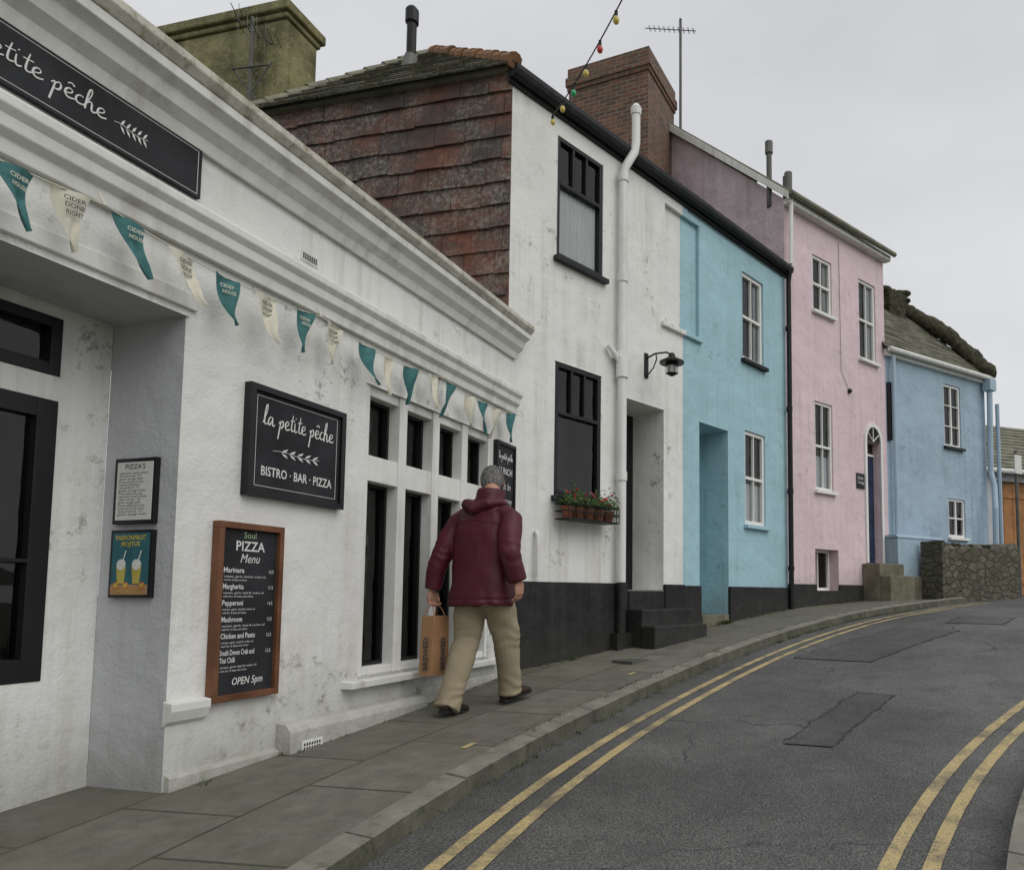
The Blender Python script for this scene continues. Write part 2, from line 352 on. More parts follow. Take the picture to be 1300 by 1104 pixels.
def text(body,fr,a,z,off,size,mat,par,name='lettering',align='LEFT',width=None,rot=0,shear=0,lean=1.0,bold=0):
    cu=bpy.data.curves.new('t','FONT');cu.body=body;cu.size=size;cu.align_x=align;cu.shear=shear;cu.resolution_u=2;cu.offset=bold;cu.space_line=lean
    o=bpy.data.objects.new('t',cu);sc.collection.objects.link(o);bpy.context.view_layer.update()
    sx=1
    if width: sx=width/max(.001,o.dimensions[0])
    orient(o,fr,a,z,off,rot);o.matrix_world=o.matrix_world@Matrix.Diagonal((sx,1,1,1))
    return tomesh(o,name,par,mat)
G={'e':([[(0,.35),(.45,.5),(.6,.8),(.35,1),(.08,.7),(.1,.25),(.4,0),(.8,.25)]],.72),
'l':([[(0,.2),(.45,1.3),(.42,2.1),(.22,1.95),(.12,.5),(.35,0),(.65,.25)]],.6),
'a':([[(.65,.85),(.35,1),(.05,.5),(.25,0),(.58,.5),(.68,1),(.66,.3),(.8,0),(1.05,.25)]],1.0),
'p':([[(.0,.5),(.25,1),(.2,0),(.1,-1.)],[(.2,.5),(.45,1),(.7,.6),(.5,.05),(.22,.15)]],.85),
't':([[(.35,1.7),(.2,.4),(.4,0),(.7,.25)],[(0,1.1),(.3,1.12),(.65,1.2)]],.62),
'i':([[(.1,1),(.1,.3),(.3,0),(.55,.25)],[(.14,1.4),(.17,1.48),(.2,1.45)]],.5),
'c':([[(.6,.85),(.35,1),(.05,.5),(.3,0),(.75,.25)]],.7),
'h':([[(0,.2),(.4,1.3),(.38,2.1),(.18,1.9),(.12,1),(.12,0)],[(.12,.5),(.4,1),(.55,.7),(.55,.2),(.7,0),(.95,.25)]],.9),
'ê':([[(0,.35),(.45,.5),(.6,.8),(.35,1),(.08,.7),(.1,.25),(.4,0),(.8,.25)],[(.15,1.3),(.38,1.65),(.6,1.3)]],.72),' ':([],.55)}
def script(body,fr,a,z,off,width,xh,mat,par,thick=.004,name='script_lettering'):
    tot=sum(G[c][1] for c in body);k=width/tot
    cu=bpy.data.curves.new('s','CURVE');cu.dimensions='3D';cu.bevel_depth=thick;cu.bevel_resolution=1
    x=0
    for c in body:
        for st in G[c][0]:
            sp=cu.splines.new('NURBS');sp.points.add(len(st)-1);sp.order_u=3;sp.use_endpoint_u=True;sp.resolution_u=4
            for i,(px,py) in enumerate(st): sp.points[i].co=((x+px+py*.12)*k,py*xh,0,1);sp.points[i].radius=1.25 if (i>0 and py<st[i-1][1]) else .75
        x+=G[c][1]
    o=bpy.data.objects.new('s',cu);sc.collection.objects.link(o);orient(o,fr,a,z,off)
    o.matrix_world=o.matrix_world@Matrix.Diagonal((1,1,.25,1))
    return tomesh(o,name,par,mat)
def leafspray(fr,a,z,off,L,hgt,mat,par,n=5,name='leaf_ornament'):
    m=M(mat);m.tube([fr.P(a+L*i/8,z+.006*math.sin(i*.9),off) for i in range(9)],.0018,4)
    for i in range(n):
        x=a+L*(i+1)/(n+1)
        for sg in (1,-1):
            p=[(x,z),(x+L*.05,z+sg*hgt*.6),(x+L*.14,z+sg*hgt),(x+L*.10,z+sg*hgt*.35)]
            m.face([fr.P(u,w,off+.001) for u,w in p])
    return m.build(name,par)
# ------------------------------------------------------------------ terrain
CC=V((12.41,.319,0))
T=[(-180,.5),(-120,-.3),(-40,-.6),(-10,-.02),(0,.13),(12.2,.35),(25.5,.595),(45.7,1.11),(56.7,1.26),(68.4,1.37),(100,1.6),(140,1.2),(180,.5)]
def hphi(p):
    p=(p+180)%360-180
    for i in range(len(T)-1):
        if p<=T[i+1][0]:
            (x0,y0),(x1,y1)=T[i],T[i+1]
            def sl(j):
                j0=max(j-1,0);j1=min(j+1,len(T)-1);return (T[j1][1]-T[j0][1])/(T[j1][0]-T[j0][0])
            h=x1-x0;t=(p-x0)/h;m0=sl(i)*h;m1=sl(i+1)*h
            return (2*t**3-3*t*t+1)*y0+(t**3-2*t*t+t)*m0+(-2*t**3+3*t*t)*y1+(t**3-t*t)*m1
    return .5
def pol(R,ph): 
    a=math.radians(ph);return V((CC.x-R*math.cos(a),CC.y+R*math.sin(a),0))
def topol(x,y): return math.hypot(x-CC.x,y-CC.y),math.degrees(math.atan2(y-CC.y,CC.x-x))
def gz(x,y):
    R,ph=topol(x,y);w=min(1,R/8);w=w*w*(3-2*w)
    return .5+(hphi(ph)-.5)*w
def G3(R,ph,dz=0):
    p=pol(R,ph);p.z=gz(p.x,p.y)+dz;return p
def Rk(ph): return 13.9+max(0,ph-50)*.06
def Ri(ph): return 11.25-.055*(ph-16.3)
def strip(name,mat,r0,r1,p0,p1,dp,nr,dz,uvf=None):
    m=M(mat);n=int((p1-p0)/dp)
    f=lambda ph,j:r0(ph)+(r1(ph)-r0(ph))*j/nr
    g=lambda R,ph:G3(R,ph,dz)
    for i in range(n):
        a=p0+(p1-p0)*i/n;b=p0+(p1-p0)*(i+1)/n
        for j in range(nr): m.face([g(f(a,j+1),a),g(f(b,j+1),b),g(f(b,j),b),g(f(a,j),a)])
    return m.build(name,None,smooth=True,uvf=uvf,weld=True)
puv=lambda co:(math.radians(topol(co.x,co.y)[1])*14.7,topol(co.x,co.y)[0]+.25)
m=M(grassm)
Rs=[0,2,4,6,8,10,12,14,16,18,22,30,50,100,250,700]
for i in range(90):
    a,b=-180+i*4,-176+i*4
    for r0,r1 in zip(Rs,Rs[1:]):
        q=[G3(r0,a,-.18),G3(r1,a,-.18),G3(r1,b,-.18),G3(r0,b,-.18)]
        m.face(q if r0>0 else q[:3])
m.build('ground',smooth=True,weld=True)
strip('road',asph,lambda p:Ri(p)-.02,lambda p:Rk(p)+.02 if p<54 else 17.5,-30,120,.75,10,-.1,None)
strip('pavement',flags,lambda p:Rk(p)+.148,lambda p:17.6,-30,56,.5,6,0,puv)
strip('opposite_pavement',flags,lambda p:Ri(p)-1.8,lambda p:Ri(p)-.15,-30,110,1.5,3,0,lambda co:(math.radians(topol(co.x,co.y)[1])*11,topol(co.x,co.y)[0]))
def kerb(name,rf,p0,p1,w,face=2):
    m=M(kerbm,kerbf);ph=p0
    while ph<p1:
        e=ph+random.uniform(3.0,4.0);n=7;dz=random.uniform(-.001,.004)
        for i in range(n):
            a=ph+(e-ph)*i/n+(.03 if i==0 else 0);b=ph+(e-ph)*(i+1)/n-(.03 if i==n-1 else 0)
            wv=lambda q:.007*noise.noise(V((q*1.7,p0,2)))
            m.hexa([G3(rf(a),a,-.25),G3(rf(b),b,-.25),G3(rf(b)+w,b,-.25),G3(rf(a)+w,a,-.25),G3(rf(a)+.022+wv(a),a,dz-.014),G3(rf(b)+.022+wv(b),b,dz-.014),G3(rf(b)+w,b,dz+.003),G3(rf(a)+w,a,dz+.003)])
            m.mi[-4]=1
        ph=e
    return m.build(name,None,bevel=0)
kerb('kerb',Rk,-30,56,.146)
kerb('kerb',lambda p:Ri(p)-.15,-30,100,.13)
def line(rc,p0,p1,w=.065):
    m=M(yellow);n=int((p1-p0)/.8)
    for i in range(n):
        a=p0+(p1-p0)*i/n;b=p0+(p1-p0)*(i+1)/n
        wa=w/2+.004*noise.noise(V((a,1,0)));wb=w/2+.004*noise.noise(V((b,1,0)))
        m.face([G3(rc(a)+wa,a,-.095),G3(rc(b)+wb,b,-.095),G3(rc(b)-wb,b,-.095),G3(rc(a)-wa,a,-.095)])
    m.build('double_yellow_line',weld=True)
line(lambda p:Rk(p)-.27,-30,60);line(lambda p:Rk(p)-.44,-30,60)
for k in (.42,.26): line(lambda p:Ri(p)+k,-30,70)
m=M(asph2,tar)
def patch(r0,r1,p0,p1,sk,seed):
    n=24
    j=lambda k:.045*noise.noise(V((k*.5,seed,0)))
    up=[(r1-sk*i/n+j(i),p0+(p1-p0)*i/n) for i in range(n+1)];dn=[(r0-sk*i/n+j(i+50),p0+(p1-p0)*i/n+.15*math.sin(i)) for i in range(n+1)]
    for i in range(n):
        m.face([G3(*up[i],-.096),G3(*up[i+1],-.096),G3(*dn[i+1],-.096),G3(*dn[i],-.096)])
        for q in (up,dn):
            if (i*7+seed)%5: m.face([G3(q[i][0]+.007,q[i][1],-.0935),G3(q[i+1][0]+.007,q[i+1][1],-.0935),G3(q[i+1][0]-.007,q[i+1][1],-.0935),G3(q[i][0]-.007,q[i][1],-.0935)],1)
    for k in (0,n):
        a,b=up[k],dn[k];m.face([G3(a[0],a[1]-.03,-.093),G3(a[0],a[1]+.03,-.093),G3(b[0],b[1]+.03,-.093),G3(b[0],b[1]-.03,-.093)],1)
patch(12.5,13.3,32.5,41.5,.3,1);patch(11.9,12.6,44,47,-.1,9);patch(12.2,12.5,20,27,.2,5)
m.build('road_patch')
m=M(greym,yellow);c=G3(14.6,28.5,.004)
m.box(Fr((c.x,c.y),F2.d[:2]),-.2,.2,c.z-.05,c.z+.006,-.13,.13,0);m.build('access_cover')
m=M(yellow)
for R,ph in ((14.2,16.2),(14.25,25.8)):
    m.face([G3(R,ph,.005),G3(R,ph+.5,.005),G3(R+.04,ph+.5,.005),G3(R+.04,ph,.005)])
m.build('pavement_marks')
m=M(tuft)
def weed(p,s):
    for k in range(random.randint(4,9)):
        a=random.random()*6.28;l=s*random.uniform(.4,1.2);q=V((math.cos(a),math.sin(a),0));w=V((-q.y,q.x,0))*.004
        b=p+V((random.gauss(0,.02),random.gauss(0,.02),0))
        m.face([b-w,b+w,b+q*l*.7+V((0,0,l*.8))])
for i in range(170):
    ph=random.uniform(17,55);weed(G3(Rk(ph)+.15+random.gauss(0,.01),ph,0),.015)
for i in range(330):
    ph=random.choice([random.uniform(15,55),random.uniform(36,50)]);weed(G3(Rk(ph)-.01,ph,-.1),.022)
for fr,a0,a1,nn in ((F1,2.9,6.3,30),(F2,.3,5.4,130),(F3,0,2.0,50)):
    for i in range(nn):
        p=fr.P(random.choice([random.uniform(a0,a1),a0+(a1-a0)*(.62+.03*random.random())]),0,.07+abs(random.gauss(0,.02)));p.z=gz(p.x,p.y);weed(p,.03 if fr is F1 else .06)
m.build('weeds')
# ------------------------------------------------------------------ bistro
bis=empty('bistro_building')
wi=(4.18,5.86,.76,2.77,.16);po=(-1.5,2.81,-.8,2.72,.48)
m=M(white,greyw,whitebase)
wall(m,F1,-4,6.45,-1,3.72,[wi,po],0)
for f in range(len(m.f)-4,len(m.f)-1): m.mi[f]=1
m.build('front_wall',bis,weld=True,bevel=.012)
m=M(white,greyw)
wall(m,F1,-1.5,2.81,-.8,2.72,[(1.2,2.57,.90,2.25,.06),(1.2,2.57,2.37,2.66,.06)],0,-.482)
m.build('porch_back_wall',bis)
FP=Fr(F1.P(0,0,-.482)[:2],F1.d[:2])
window('porch_window',bis,FP,1.2,2.57,.90,2.25,.03,bframe,fw=.09,bars=((.42,.02),))
window('porch_transom',bis,FP,1.2,2.57,2.37,2.66,.03,bframe,fw=.05)
m=M(trimw)
lights=[(4.22,4.55),(4.64,4.97),(5.06,5.39),(5.48,5.82)]
m.box(F1,4.18,4.22,.76,2.77,-.155,-.004)
for (a,b),(c,d) in zip(lights,lights[1:]+[(5.86,6)]): m.box(F1,b,c,.762,2.768,-.155,-.004 if c<5.8 else -.003)
for a,b in lights:
    m.box(F1,a,b,2.10,2.28,-.155,-.012);m.box(F1,a,b,2.70,2.768,-.155,-.02);m.box(F1,a,b,.762,.82,-.155,-.02)
m.build('window_mullions',bis,bevel=.006)
for a,b in lights:
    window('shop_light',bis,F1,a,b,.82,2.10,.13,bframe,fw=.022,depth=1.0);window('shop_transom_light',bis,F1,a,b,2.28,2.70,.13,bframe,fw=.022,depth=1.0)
m=M(corn,trimw,whitebase,flat,white)
E1=6.27
m.prism(F1,[(-.3,3.72),(.03,3.60),(.05,3.66),(.10,3.70),(.12,3.76),(.17,3.79),(.17,3.84)],-4,E1,1)
m.prism(F1,[(-.3,3.85),(.172,3.842),(.205,3.88),(.205,3.92),(-.02,3.97),(-.3,3.97)],-4,E1+.02,0)
m.prism(F1,[(-.01,3.06),(.035,3.06),(.04,3.12),(.075,3.15),(.08,3.20),(.105,3.23),(.105,3.27),(.03,3.32),(-.01,3.33)],-4,E1,1)
m.prism(F1,[(-.01,2.76),(.02,2.76),(.02,2.84),(-.01,2.85)],-1.5,2.86,1)
m.prism(F1,[(-.15,.70),(.085,.70),(.09,.745),(-.15,.757)],4.02,6.0,1)
m.prism(F1,[(-.01,-.4),(.11,-.4),(.105,.52),(.07,.565),(-.01,.575)],3.50,4.83,2)
m.prism(F1,[(-.01,-.4),(.04,-.4),(.035,.42),(-.01,.44)],2.82,3.498,2)
m.prism(F1,[(-.01,-.4),(.05,-.4),(.045,.60),(-.01,.63)],4.832,6.38,2)
m.prism(F1,[(-.01,.66),(.03,.69),(.05,.74),(.05,.78),(-.01,.79)],2.80,3.02,1)
m.build('cornice_and_mouldings',bis,bevel=.005)
m=M(flat,white)
m.face([F1.P(-4,3.9,-.3),F1.P(6.2,3.9,-.3),F1.P(6.2,3.9,-7),F1.P(-4,3.9,-7)])
m.face([F1.P(-4,3.97,0),F1.P(-4,-1,0),F1.P(-4,-1,-7),F1.P(-4,3.97,-7)],1);m.face([F1.P(-4,3.9,-7),F1.P(6.2,3.9,-7),F1.P(6.2,-1,-7),F1.P(-4,-1,-7)],1)
m.build('flat_roof',bis)
m=M(greym,trimw,dark)
def vent(fr,s0,s1,z0,z1,o):
    m.box(fr,s0,s1,z0,z1,o,o+.008,1)
    for r in range(3):
        zz=z0+.012+(z1-z0-.02)*r/3;n=7
        for i in range(n): 
            x=s0+.012+(s1-s0-.02)*i/n;m.box(fr,x,x+(s1-s0)/n*.5,zz,zz+(z1-z0)*.18,o+.004,o+.0095,2)
vent(F1,3.58,3.74,.37,.46,.107);vent(F1,3.54,3.68,3.36,3.42,.0)
m.build('air_vents',bis)
m=M(greym)
m.tube([F1.P(a,3.99+.02*math.sin(a*3),.10+.03*math.sin(a*2)) for a in [i*.25 for i in range(8,20)]]+[F1.P(4.9,4.3,-.6),F1.P(5.0,4.6,-1.5)],.006,5)
m.build('roof_cable',bis)
s=empty('fascia_sign')
m=M(board,chalk);m.box(F1,.9,2.83,3.345,3.605,.004,.03)
for z in (3.36,3.587): m.box(F1,.92,2.81,z,z+.003,.029,.0312,1)
for a in (.92,2.807): m.box(F1,a,a+.003,3.36,3.59,.029,.0312,1)
m.build('panel',s,bevel=.002)
script('la petite pêche',F1,1.72,3.445,.033,.62,.05,chalk,s,.0038);leafspray(F1,2.38,3.47,.033,.16,.035,chalk,s)
s=empty('bistro_sign')
m=M(board,bframe,chalk);m.box(F1,3.2,3.91,1.88,2.47,.004,.03)
for a,b,c,d in ((3.18,3.93,1.86,1.895),(3.18,3.93,2.455,2.49),(3.18,3.215,1.895,2.455),(3.895,3.93,1.895,2.455)): m.box(F1,a,b,c,d,.002,.05,1)
for z in (1.92,2.43): m.box(F1,3.24,3.87,z,z+.003,.0295,.0312,2)
for a in (3.24,3.867): m.box(F1,a,a+.003,1.92,2.43,.0295,.0312,2)
m.build('board',s,bevel=.003)
script('la petite pêche',F1,3.28,2.27,.033,.55,.06,chalk,s,.0042);leafspray(F1,3.36,2.135,.033,.36,.028,chalk,s)
text('BISTRO · BAR · PIZZA',F1,3.28,1.985,.032,.075,chalk,s,width=.55,bold=.001)
s=empty('pizza_menu_board')
m=M(board,wood);m.box(F1,3.04,3.43,.78,1.68,.004,.03)
for a,b,c,d in ((3.02,3.45,.75,.785),(3.02,3.45,1.665,1.70),(3.02,3.05,.785,1.665),(3.42,3.45,.785,1.665)): m.box(F1,a,b,c,d,.002,.055,1)
m.build('board',s,bevel=.003)
text('Soul',F1,3.19,1.62,.032,.05,chalkg,s,width=.08);text('PIZZA',F1,3.14,1.55,.032,.075,chalk,s,width=.19,bold=.001);text('Menu',F1,3.17,1.485,.032,.07,chalk,s,width=.13,shear=.3)
zz=1.43
for t in ('Marinara','Margherita','Pepperoni','Mushroom','Chicken and Pesto','South Devon Crab and\nThai Chilli'):
    text(t,F1,3.07,zz,.032,.040,chalk,s,width=.22 if len(t)>12 else .13,bold=.0006);text('%d.5'%random.randint(10,14),F1,3.365,zz,.032,.028,chalk,s,width=.032)
    if '\n' in t: zz-=.042
    for k in range(2): text(['tomato, garlic, basil & rocket oil','with fior di latte and olives'][k],F1,3.075,zz-.026-.019*k,.032,.016,chalk,s,width=random.uniform(.2,.28) if k==0 else random.uniform(.12,.2))
    zz-=.088
text('OPEN 5pm',F1,3.15,.83,.032,.055,chalk,s,width=.2,shear=.2,bold=.0006)
s=empty('lunch_board')
m=M(board,bframe);m.box(F1,5.92,6.24,1.72,2.72,.004,.03)
for a,b,c,d in ((5.90,6.26,1.70,1.73),(5.90,6.26,2.71,2.74),(5.90,5.925,1.73,2.71),(6.235,6.26,1.73,2.71)): m.box(F1,a,b,c,d,.002,.045,1)
m.build('board',s)
script('la petite pêche',F1,5.95,2.58,.033,.26,.035,chalk,s,.003)
text('LUNCH',F1,5.96,2.44,.032,.09,chalk,s,width=.24,bold=.001);text('Eat In',F1,5.97,2.30,.032,.09,chalk,s,width=.2,shear=.3);text('Takeaway',F1,5.96,2.17,.032,.08,chalk,s,width=.24,shear=.2)
R1=Fr(F1.P(2.81,0,-.48)[:2],F1.n[:2])
paper=pmat('paper',(.66,.66,.63),.8,.04,5,40,0);ink=pmat('ink',(.06,.06,.06),.8,.1,5,40,0)
tealp=pmat('poster_teal',(.03,.13,.16),.6,.2,9,40,0);orange=pmat('poster_orange',(.55,.2,.05),.6,.2,9,40,0);lime=pmat('poster_yellow',(.5,.42,.09),.6,.2,9,40,0);sand=pmat('poster_sand',(.45,.25,.12),.6,.2,9,40,0)
s=empty('framed_price_list')
m=M(bframe,paper);m.box(R1,.10,.37,1.665,2.0,.003,.025);m.box(R1,.118,.352,1.685,1.98,.024,.0265,1);m.build('frame',s,bevel=.002)
text("PIZZA'S",R1,.17,1.945,.028,.035,ink,s,width=.13)
for i in range(15): text(['seasonal small plates','olives & bread   4.5','garlic dough balls','house salad and soup'][i%4],R1,.135,1.92-.015*i,.028,.014,ink,s,width=.12+.07*random.random())
s=empty('mojito_poster')
m=M(bframe,tealp,orange,lime,sand,chalk);m.box(R1,.10,.37,1.295,1.635,.003,.025);m.box(R1,.115,.355,1.31,1.62,.024,.0265,1);m.box(R1,.115,.355,1.31,1.36,.0262,.0275,4)
for cx in (.18,.28):
    m.hexa([R1.P(cx-.02,1.365,.0262),R1.P(cx+.02,1.365,.0262),R1.P(cx+.02,1.365,.029),R1.P(cx-.02,1.365,.029),R1.P(cx-.03,1.45,.0262),R1.P(cx+.03,1.45,.0262),R1.P(cx+.03,1.45,.029),R1.P(cx-.03,1.45,.029)],3)
    m.tube([R1.P(cx,1.46,.027),R1.P(cx,1.46,.03)],.028,12,5)
    m.tube([R1.P(cx,1.44,.03),R1.P(cx+.03,1.53,.03)],.0025,5,5)
m.build('frame',s)
m=M(orange,lime)
for cx in (.15,.215,.32): m.tube([R1.P(cx,1.355,.027),R1.P(cx,1.355,.03)],.018,12);m.tube([R1.P(cx,1.355,.03),R1.P(cx,1.355,.031)],.011,12,1)
m.build('fruit',s)
text('PASSIONFRUIT\nMOJITOS',R1,.235,1.585,.028,.032,lime,s,align='CENTER',width=.2,bold=.001);text('AVAILABLE HERE',R1,.235,1.322,.03,.02,lime,s,align='CENTER',width=.17)
# bunting
s=empty('bunting')
pins=[.9,2.3,3.6,4.9,6.25]
def bz(a):
    for p,q in zip([-1]+pins,pins):
        if a<=q: t=(a-p)/(q-p);return 2.975+.03*((a-3.8)/2.5)**2+.03-.05*4*t*(1-t)
    return 3.0
m=M(cream);m.tube([F1.P(-1+7.25*i/90,bz(-1+7.25*i/90),.12) for i in range(91)],.0035,5)
for p in pins: m.tube([F1.P(p,bz(p),.12),F1.P(p,bz(p)+.06,.08)],.005,5)
m.build('string',s)
cs=[.9,1.17,1.43,1.69,1.95,2.16,2.41,2.67,2.92,3.18,3.46,3.70,4.0,4.22,4.49,4.75,4.99,5.27,5.5,5.74,5.98]
for i,a in enumerate(cs):
    m=M(teal if i%2==0 else cream);w=.072;h=.25+.03*random.random();n=10;cv=random.uniform(-.04,.06);tw=random.uniform(-1.2,1.2);sw=random.uniform(-.03,.04);ph=random.random()*6
    def pt(u,v):
        hw=w*(1-v)+.002;x=u*hw;o=cv*v*v*2+.016*math.sin(u*2.5+v*5+ph)
        return F1.P(a+x*math.cos(tw*v)+sw*v,bz(a+x)-h*v,.124+o+x*math.sin(tw*v))
    for r in range(n):
        for c in range(6):
            m.face([pt(-1+c/3,r/n),pt(-1+(c+1)/3,r/n),pt(-1+(c+1)/3,(r+1)/n),pt(-1+c/3,(r+1)/n)])
    m.build('pennant',s,smooth=True,weld=True)
    if i<12:
        for k,(wd,dy) in enumerate((('CIDER',.04),('DONE',.072),('RIGHT',.104)) if i%2 else (('CIDER',.045),('HOUSE',.078))):
            p=pt(0,dy/h);off=(p-F1.o).dot(F1.n)+.012;x=(p-F1.o).dot(F1.d);th=tw*dy/h*.9+.2*math.cos(ph+dy/h*5)
            fr2=Fr(F1.P(x,0,off)[:2],(F1.d*math.cos(th)+F1.n*math.sin(th))[:2])
            text(wd,fr2,0,p.z-.012,.002,.026,ink if i%2 else cream,s,align='CENTER',width=.09*(1-dy/h*.9),bold=.0005,name='pennant_print')
# ------------------------------------------------------------------ white house + hung slate
q0=-.12
A=F2.P(q0,0);ws=empty('white_house')
S=Fr((A+V((-.9737,.228,0))*3.01)[:2],(.9737,-.228))
uw=(.49,1.19,4.87,6.21,.07);lw=(.50,1.19,2.34,3.75,.07);dr=(1.62,2.31,1.38,3.60,.5);bw1=(2.33,2.70,4.72,6.27,.05)
def dropdiv(m):
    keep=[i for i,f in enumerate(m.f) if not (abs((sum((m.v[k] for k in f),V((0,0,0)))/len(f)-F2.o).dot(F2.d)-2.70)<.001 and m.v[f[0]].z>4.5)]
    m.f=[m.f[i] for i in keep];m.mi=[m.mi[i] for i in keep];m.t=[m.t[i] for i in keep]
m=M(white,black);wall(m,F2,q0,2.70,-.5,6.5,[uw,lw,dr,bw1]);m.face([F2.P(2.33,4.72,-.05),F2.P(2.7,4.72,-.05),F2.P(2.7,6.27,-.05),F2.P(2.33,6.27,-.05)])
dropdiv(m);m.build('front_wall',ws,weld=True,bevel=.01)
m=M(black,white)
for a,b in ((-.02,1.62),(2.31,2.70)): m.box(F2,a,b,-.3,1.45,-.02,.035)
m.box(F1,6.1,6.30,-.3,1.42,.05,.07,0)
m.box(F2,2.25,2.72,4.655,4.715,-.04,.05,1)
m.build('black_plinth',ws,bevel=.008)
m=M(dark,bframe,glass);m.box(F2,1.625,2.305,1.39,3.59,-.56,-.5,1)
for z0,z1 in ((1.55,2.3),(2.45,3.1)):
    for a,b in ((1.7,1.93),(2.0,2.23)): m.box(F2,a,b,z0,z1,-.5,-.49,1)
m.build('front_door',ws)
window('upper_window',ws,F2,uw[0],uw[1],uw[2],uw[3],.035,bframe,bars=((.62,.04),),vbars=((.62,1,3,.03),),fw=.045,cur=[(0.02,.98)],cz=(0,.62),sill=bframe)
window('lower_window',ws,F2,lw[0],lw[1],lw[2],lw[3],.035,bframe,bars=((.62,.04),),vbars=((.62,1,3,.03),),fw=.05,sill=bframe)
m=M(rslate,white)
tiled(m,S.P(0,3.3,.0),S.d,(0,0,1),3.01,3.26,.33,.235,.022,mi=0,dark=0,jit=.012)
m.face([S.P(0,3,0),S.P(3.01,3,0),S.P(3.01,6.6,0),S.P(0,6.6,0)]);m.build('slate_hung_wall',ws)
ap=V((-3.33,9.3,8.66))
m=M(slate,ridge,black,moss)
Ev=6.58
O=S.P(-.12,Ev-.03,.12);inw=-S.n;Wd=3.01+.2
d_ap=(ap-O).dot(inw);sl=inw*d_ap+V((0,0,ap.z-O.z));H=sl.length;ua=(ap-O).dot(S.d)
tiled(m,O,S.d,sl,Wd,H,.30,.19,.016,lo=lambda v:ua*v/H,hi=lambda v:Wd-(Wd-ua)*v/H,dark=.55,jit=.01)
Ac=O+S.d*Wd;m.face([O,Ac,ap+V((0,0,-.02))],0,.5)
e2=F2.P(5.5,Ev-.05,.12);rd=ap+F2.d*5.3
m.face([Ac,e2,rd,ap],0,.8);m.face([O,ap,rd,rd+V((-3,3,-2.4)),O+V((-.5,3.5,0))],0,.8)
def ridgetiles(p,q,mi=1,r=.075):
    d=q-p;n=int(d.length/.3);u=d/n
    for i in range(n):
        a=p+u*i+V((random.gauss(0,.006),0,random.gauss(0,.006)));m.tube([a+V((0,0,.015)),a+u*1.06+V((0,0,-.005))],[r,r*.9],10,mi)
ridgetiles(Ac,ap);ridgetiles(O,ap,0,.05);ridgetiles(ap,rd,1)
m.prism(F2,[(0.0,6.40),(.03,6.40),(.03,6.46),(.06,6.44),(.12,6.46),(.14,6.50),(.14,6.55),(0,6.56)],q0-.06,5.46,2)
m.prism(S,[(0.005,6.54),(.06,6.54),(.06,6.57),(0.005,6.58)],-.1,3.05,0)
for i in range(40):
    c=O+S.d*random.uniform(0,Wd)+sl.normalized()*abs(random.gauss(0,.1));m.sphere(c,(random.uniform(.02,.06),.03,.02),3,6,4)
m.build('hipped_roof',ws)
m=M(iron,greym);fb=V((-3.26,8.4,7.62));m.tube([fb,fb+V((0,0,.27))],[.14,.075],14,1);m.tube([fb+V((0,0,.2)),fb+V((0,0,.76))],.058,12,0);m.tube([fb+V((0,0,.68)),fb+V((0,0,.70)),fb+V((0,0,.86)),fb+V((0,0,.90))],[.06,.08,.08,.05],12,0)
m.build('flue_pipe',ws)
m=M(pipew)
m.tube([F2.P(1.58,7.05,.16),F2.P(1.58,6.62,.16),F2.P(1.56,6.5,.16),F2.P(1.46,6.28,.1),F2.P(1.44,6.15,.09),F2.P(1.44,.9,.09)],.05,14)
m.tube([F2.P(1.58,6.96,.16),F2.P(1.58,7.04,.16),F2.P(1.58,7.09,.16)],[.06,.066,.03],12)
for z in (6.1,4.9,3.9,2.6): m.tube([F2.P(1.44,z,.09),F2.P(1.44,z+.1,.09)],.062,14)
m.tube([F2.P(1.44,3.78,.09),F2.P(1.44,3.98,.09)],.07,14);m.tube([F2.P(1.25,4.12,.05),F2.P(1.34,4.02,.08),F2.P(1.44,3.9,.09)],.03,8)
m.box(F2,1.36,1.52,4.0,4.07,0,.12);m.tube([F2.P(.25,1.5,.06),F2.P(.25,1.9,.06),F2.P(.25,1.95,.02)],.022,8)
o=m.build('soil_pipe',ws,smooth=True);o.modifiers.new('e','EDGE_SPLIT').split_angle=.6
m=M(black);m.tube([F2.P(1.44,.5,.092),F2.P(1.44,1.46,.092)],.055,14);m.box(F2,1.32,1.56,.6,.90,0,.15);m.build('pipe_foot',ws)
st=empty('doorstep');m=M(black,stonestep)
m.box(F2,1.56,2.50,.4,1.16,.04,.30);m.box(F2,1.64,2.29,.4,1.37,-.498,.039);m.box(F2,1.54,2.52,.4,.98,.302,.50);m.build('steps',st,bevel=.015)
s=empty('wall_lantern');m=M(iron)
m.box(F2,1.93,1.99,3.92,4.22,0,.02);m.tube([F2.P(1.96,4.16,.02),F2.P(1.96,4.19,.15),F2.P(1.96,4.17,.32),F2.P(1.96,4.12,.40)],.011,8)
m.tube([F2.P(1.96,3.94,.02),F2.P(1.96,4.02,.12),F2.P(1.96,4.12,.17),F2.P(1.96,4.18,.16)],.008,8)
hx=F2.P(1.96,0,.40);hx.z=0
for za,zb,ra,rb in ((4.14,4.09,.03,.05),(4.09,4.04,.05,.14),(4.04,4.02,.145,.145),(4.02,3.99,.07,.075),(3.90,3.87,.07,.02)): m.tube([hx+V((0,0,za)),hx+V((0,0,zb))],[ra,rb],16)
for k in range(6):
    a=k*1.047;q=V((math.cos(a)*.07,math.sin(a)*.07,0));m.tube([hx+q+V((0,0,4.0)),hx+q+V((0,0,3.89))],.004,5)
m.build('bracket_and_shade',s)
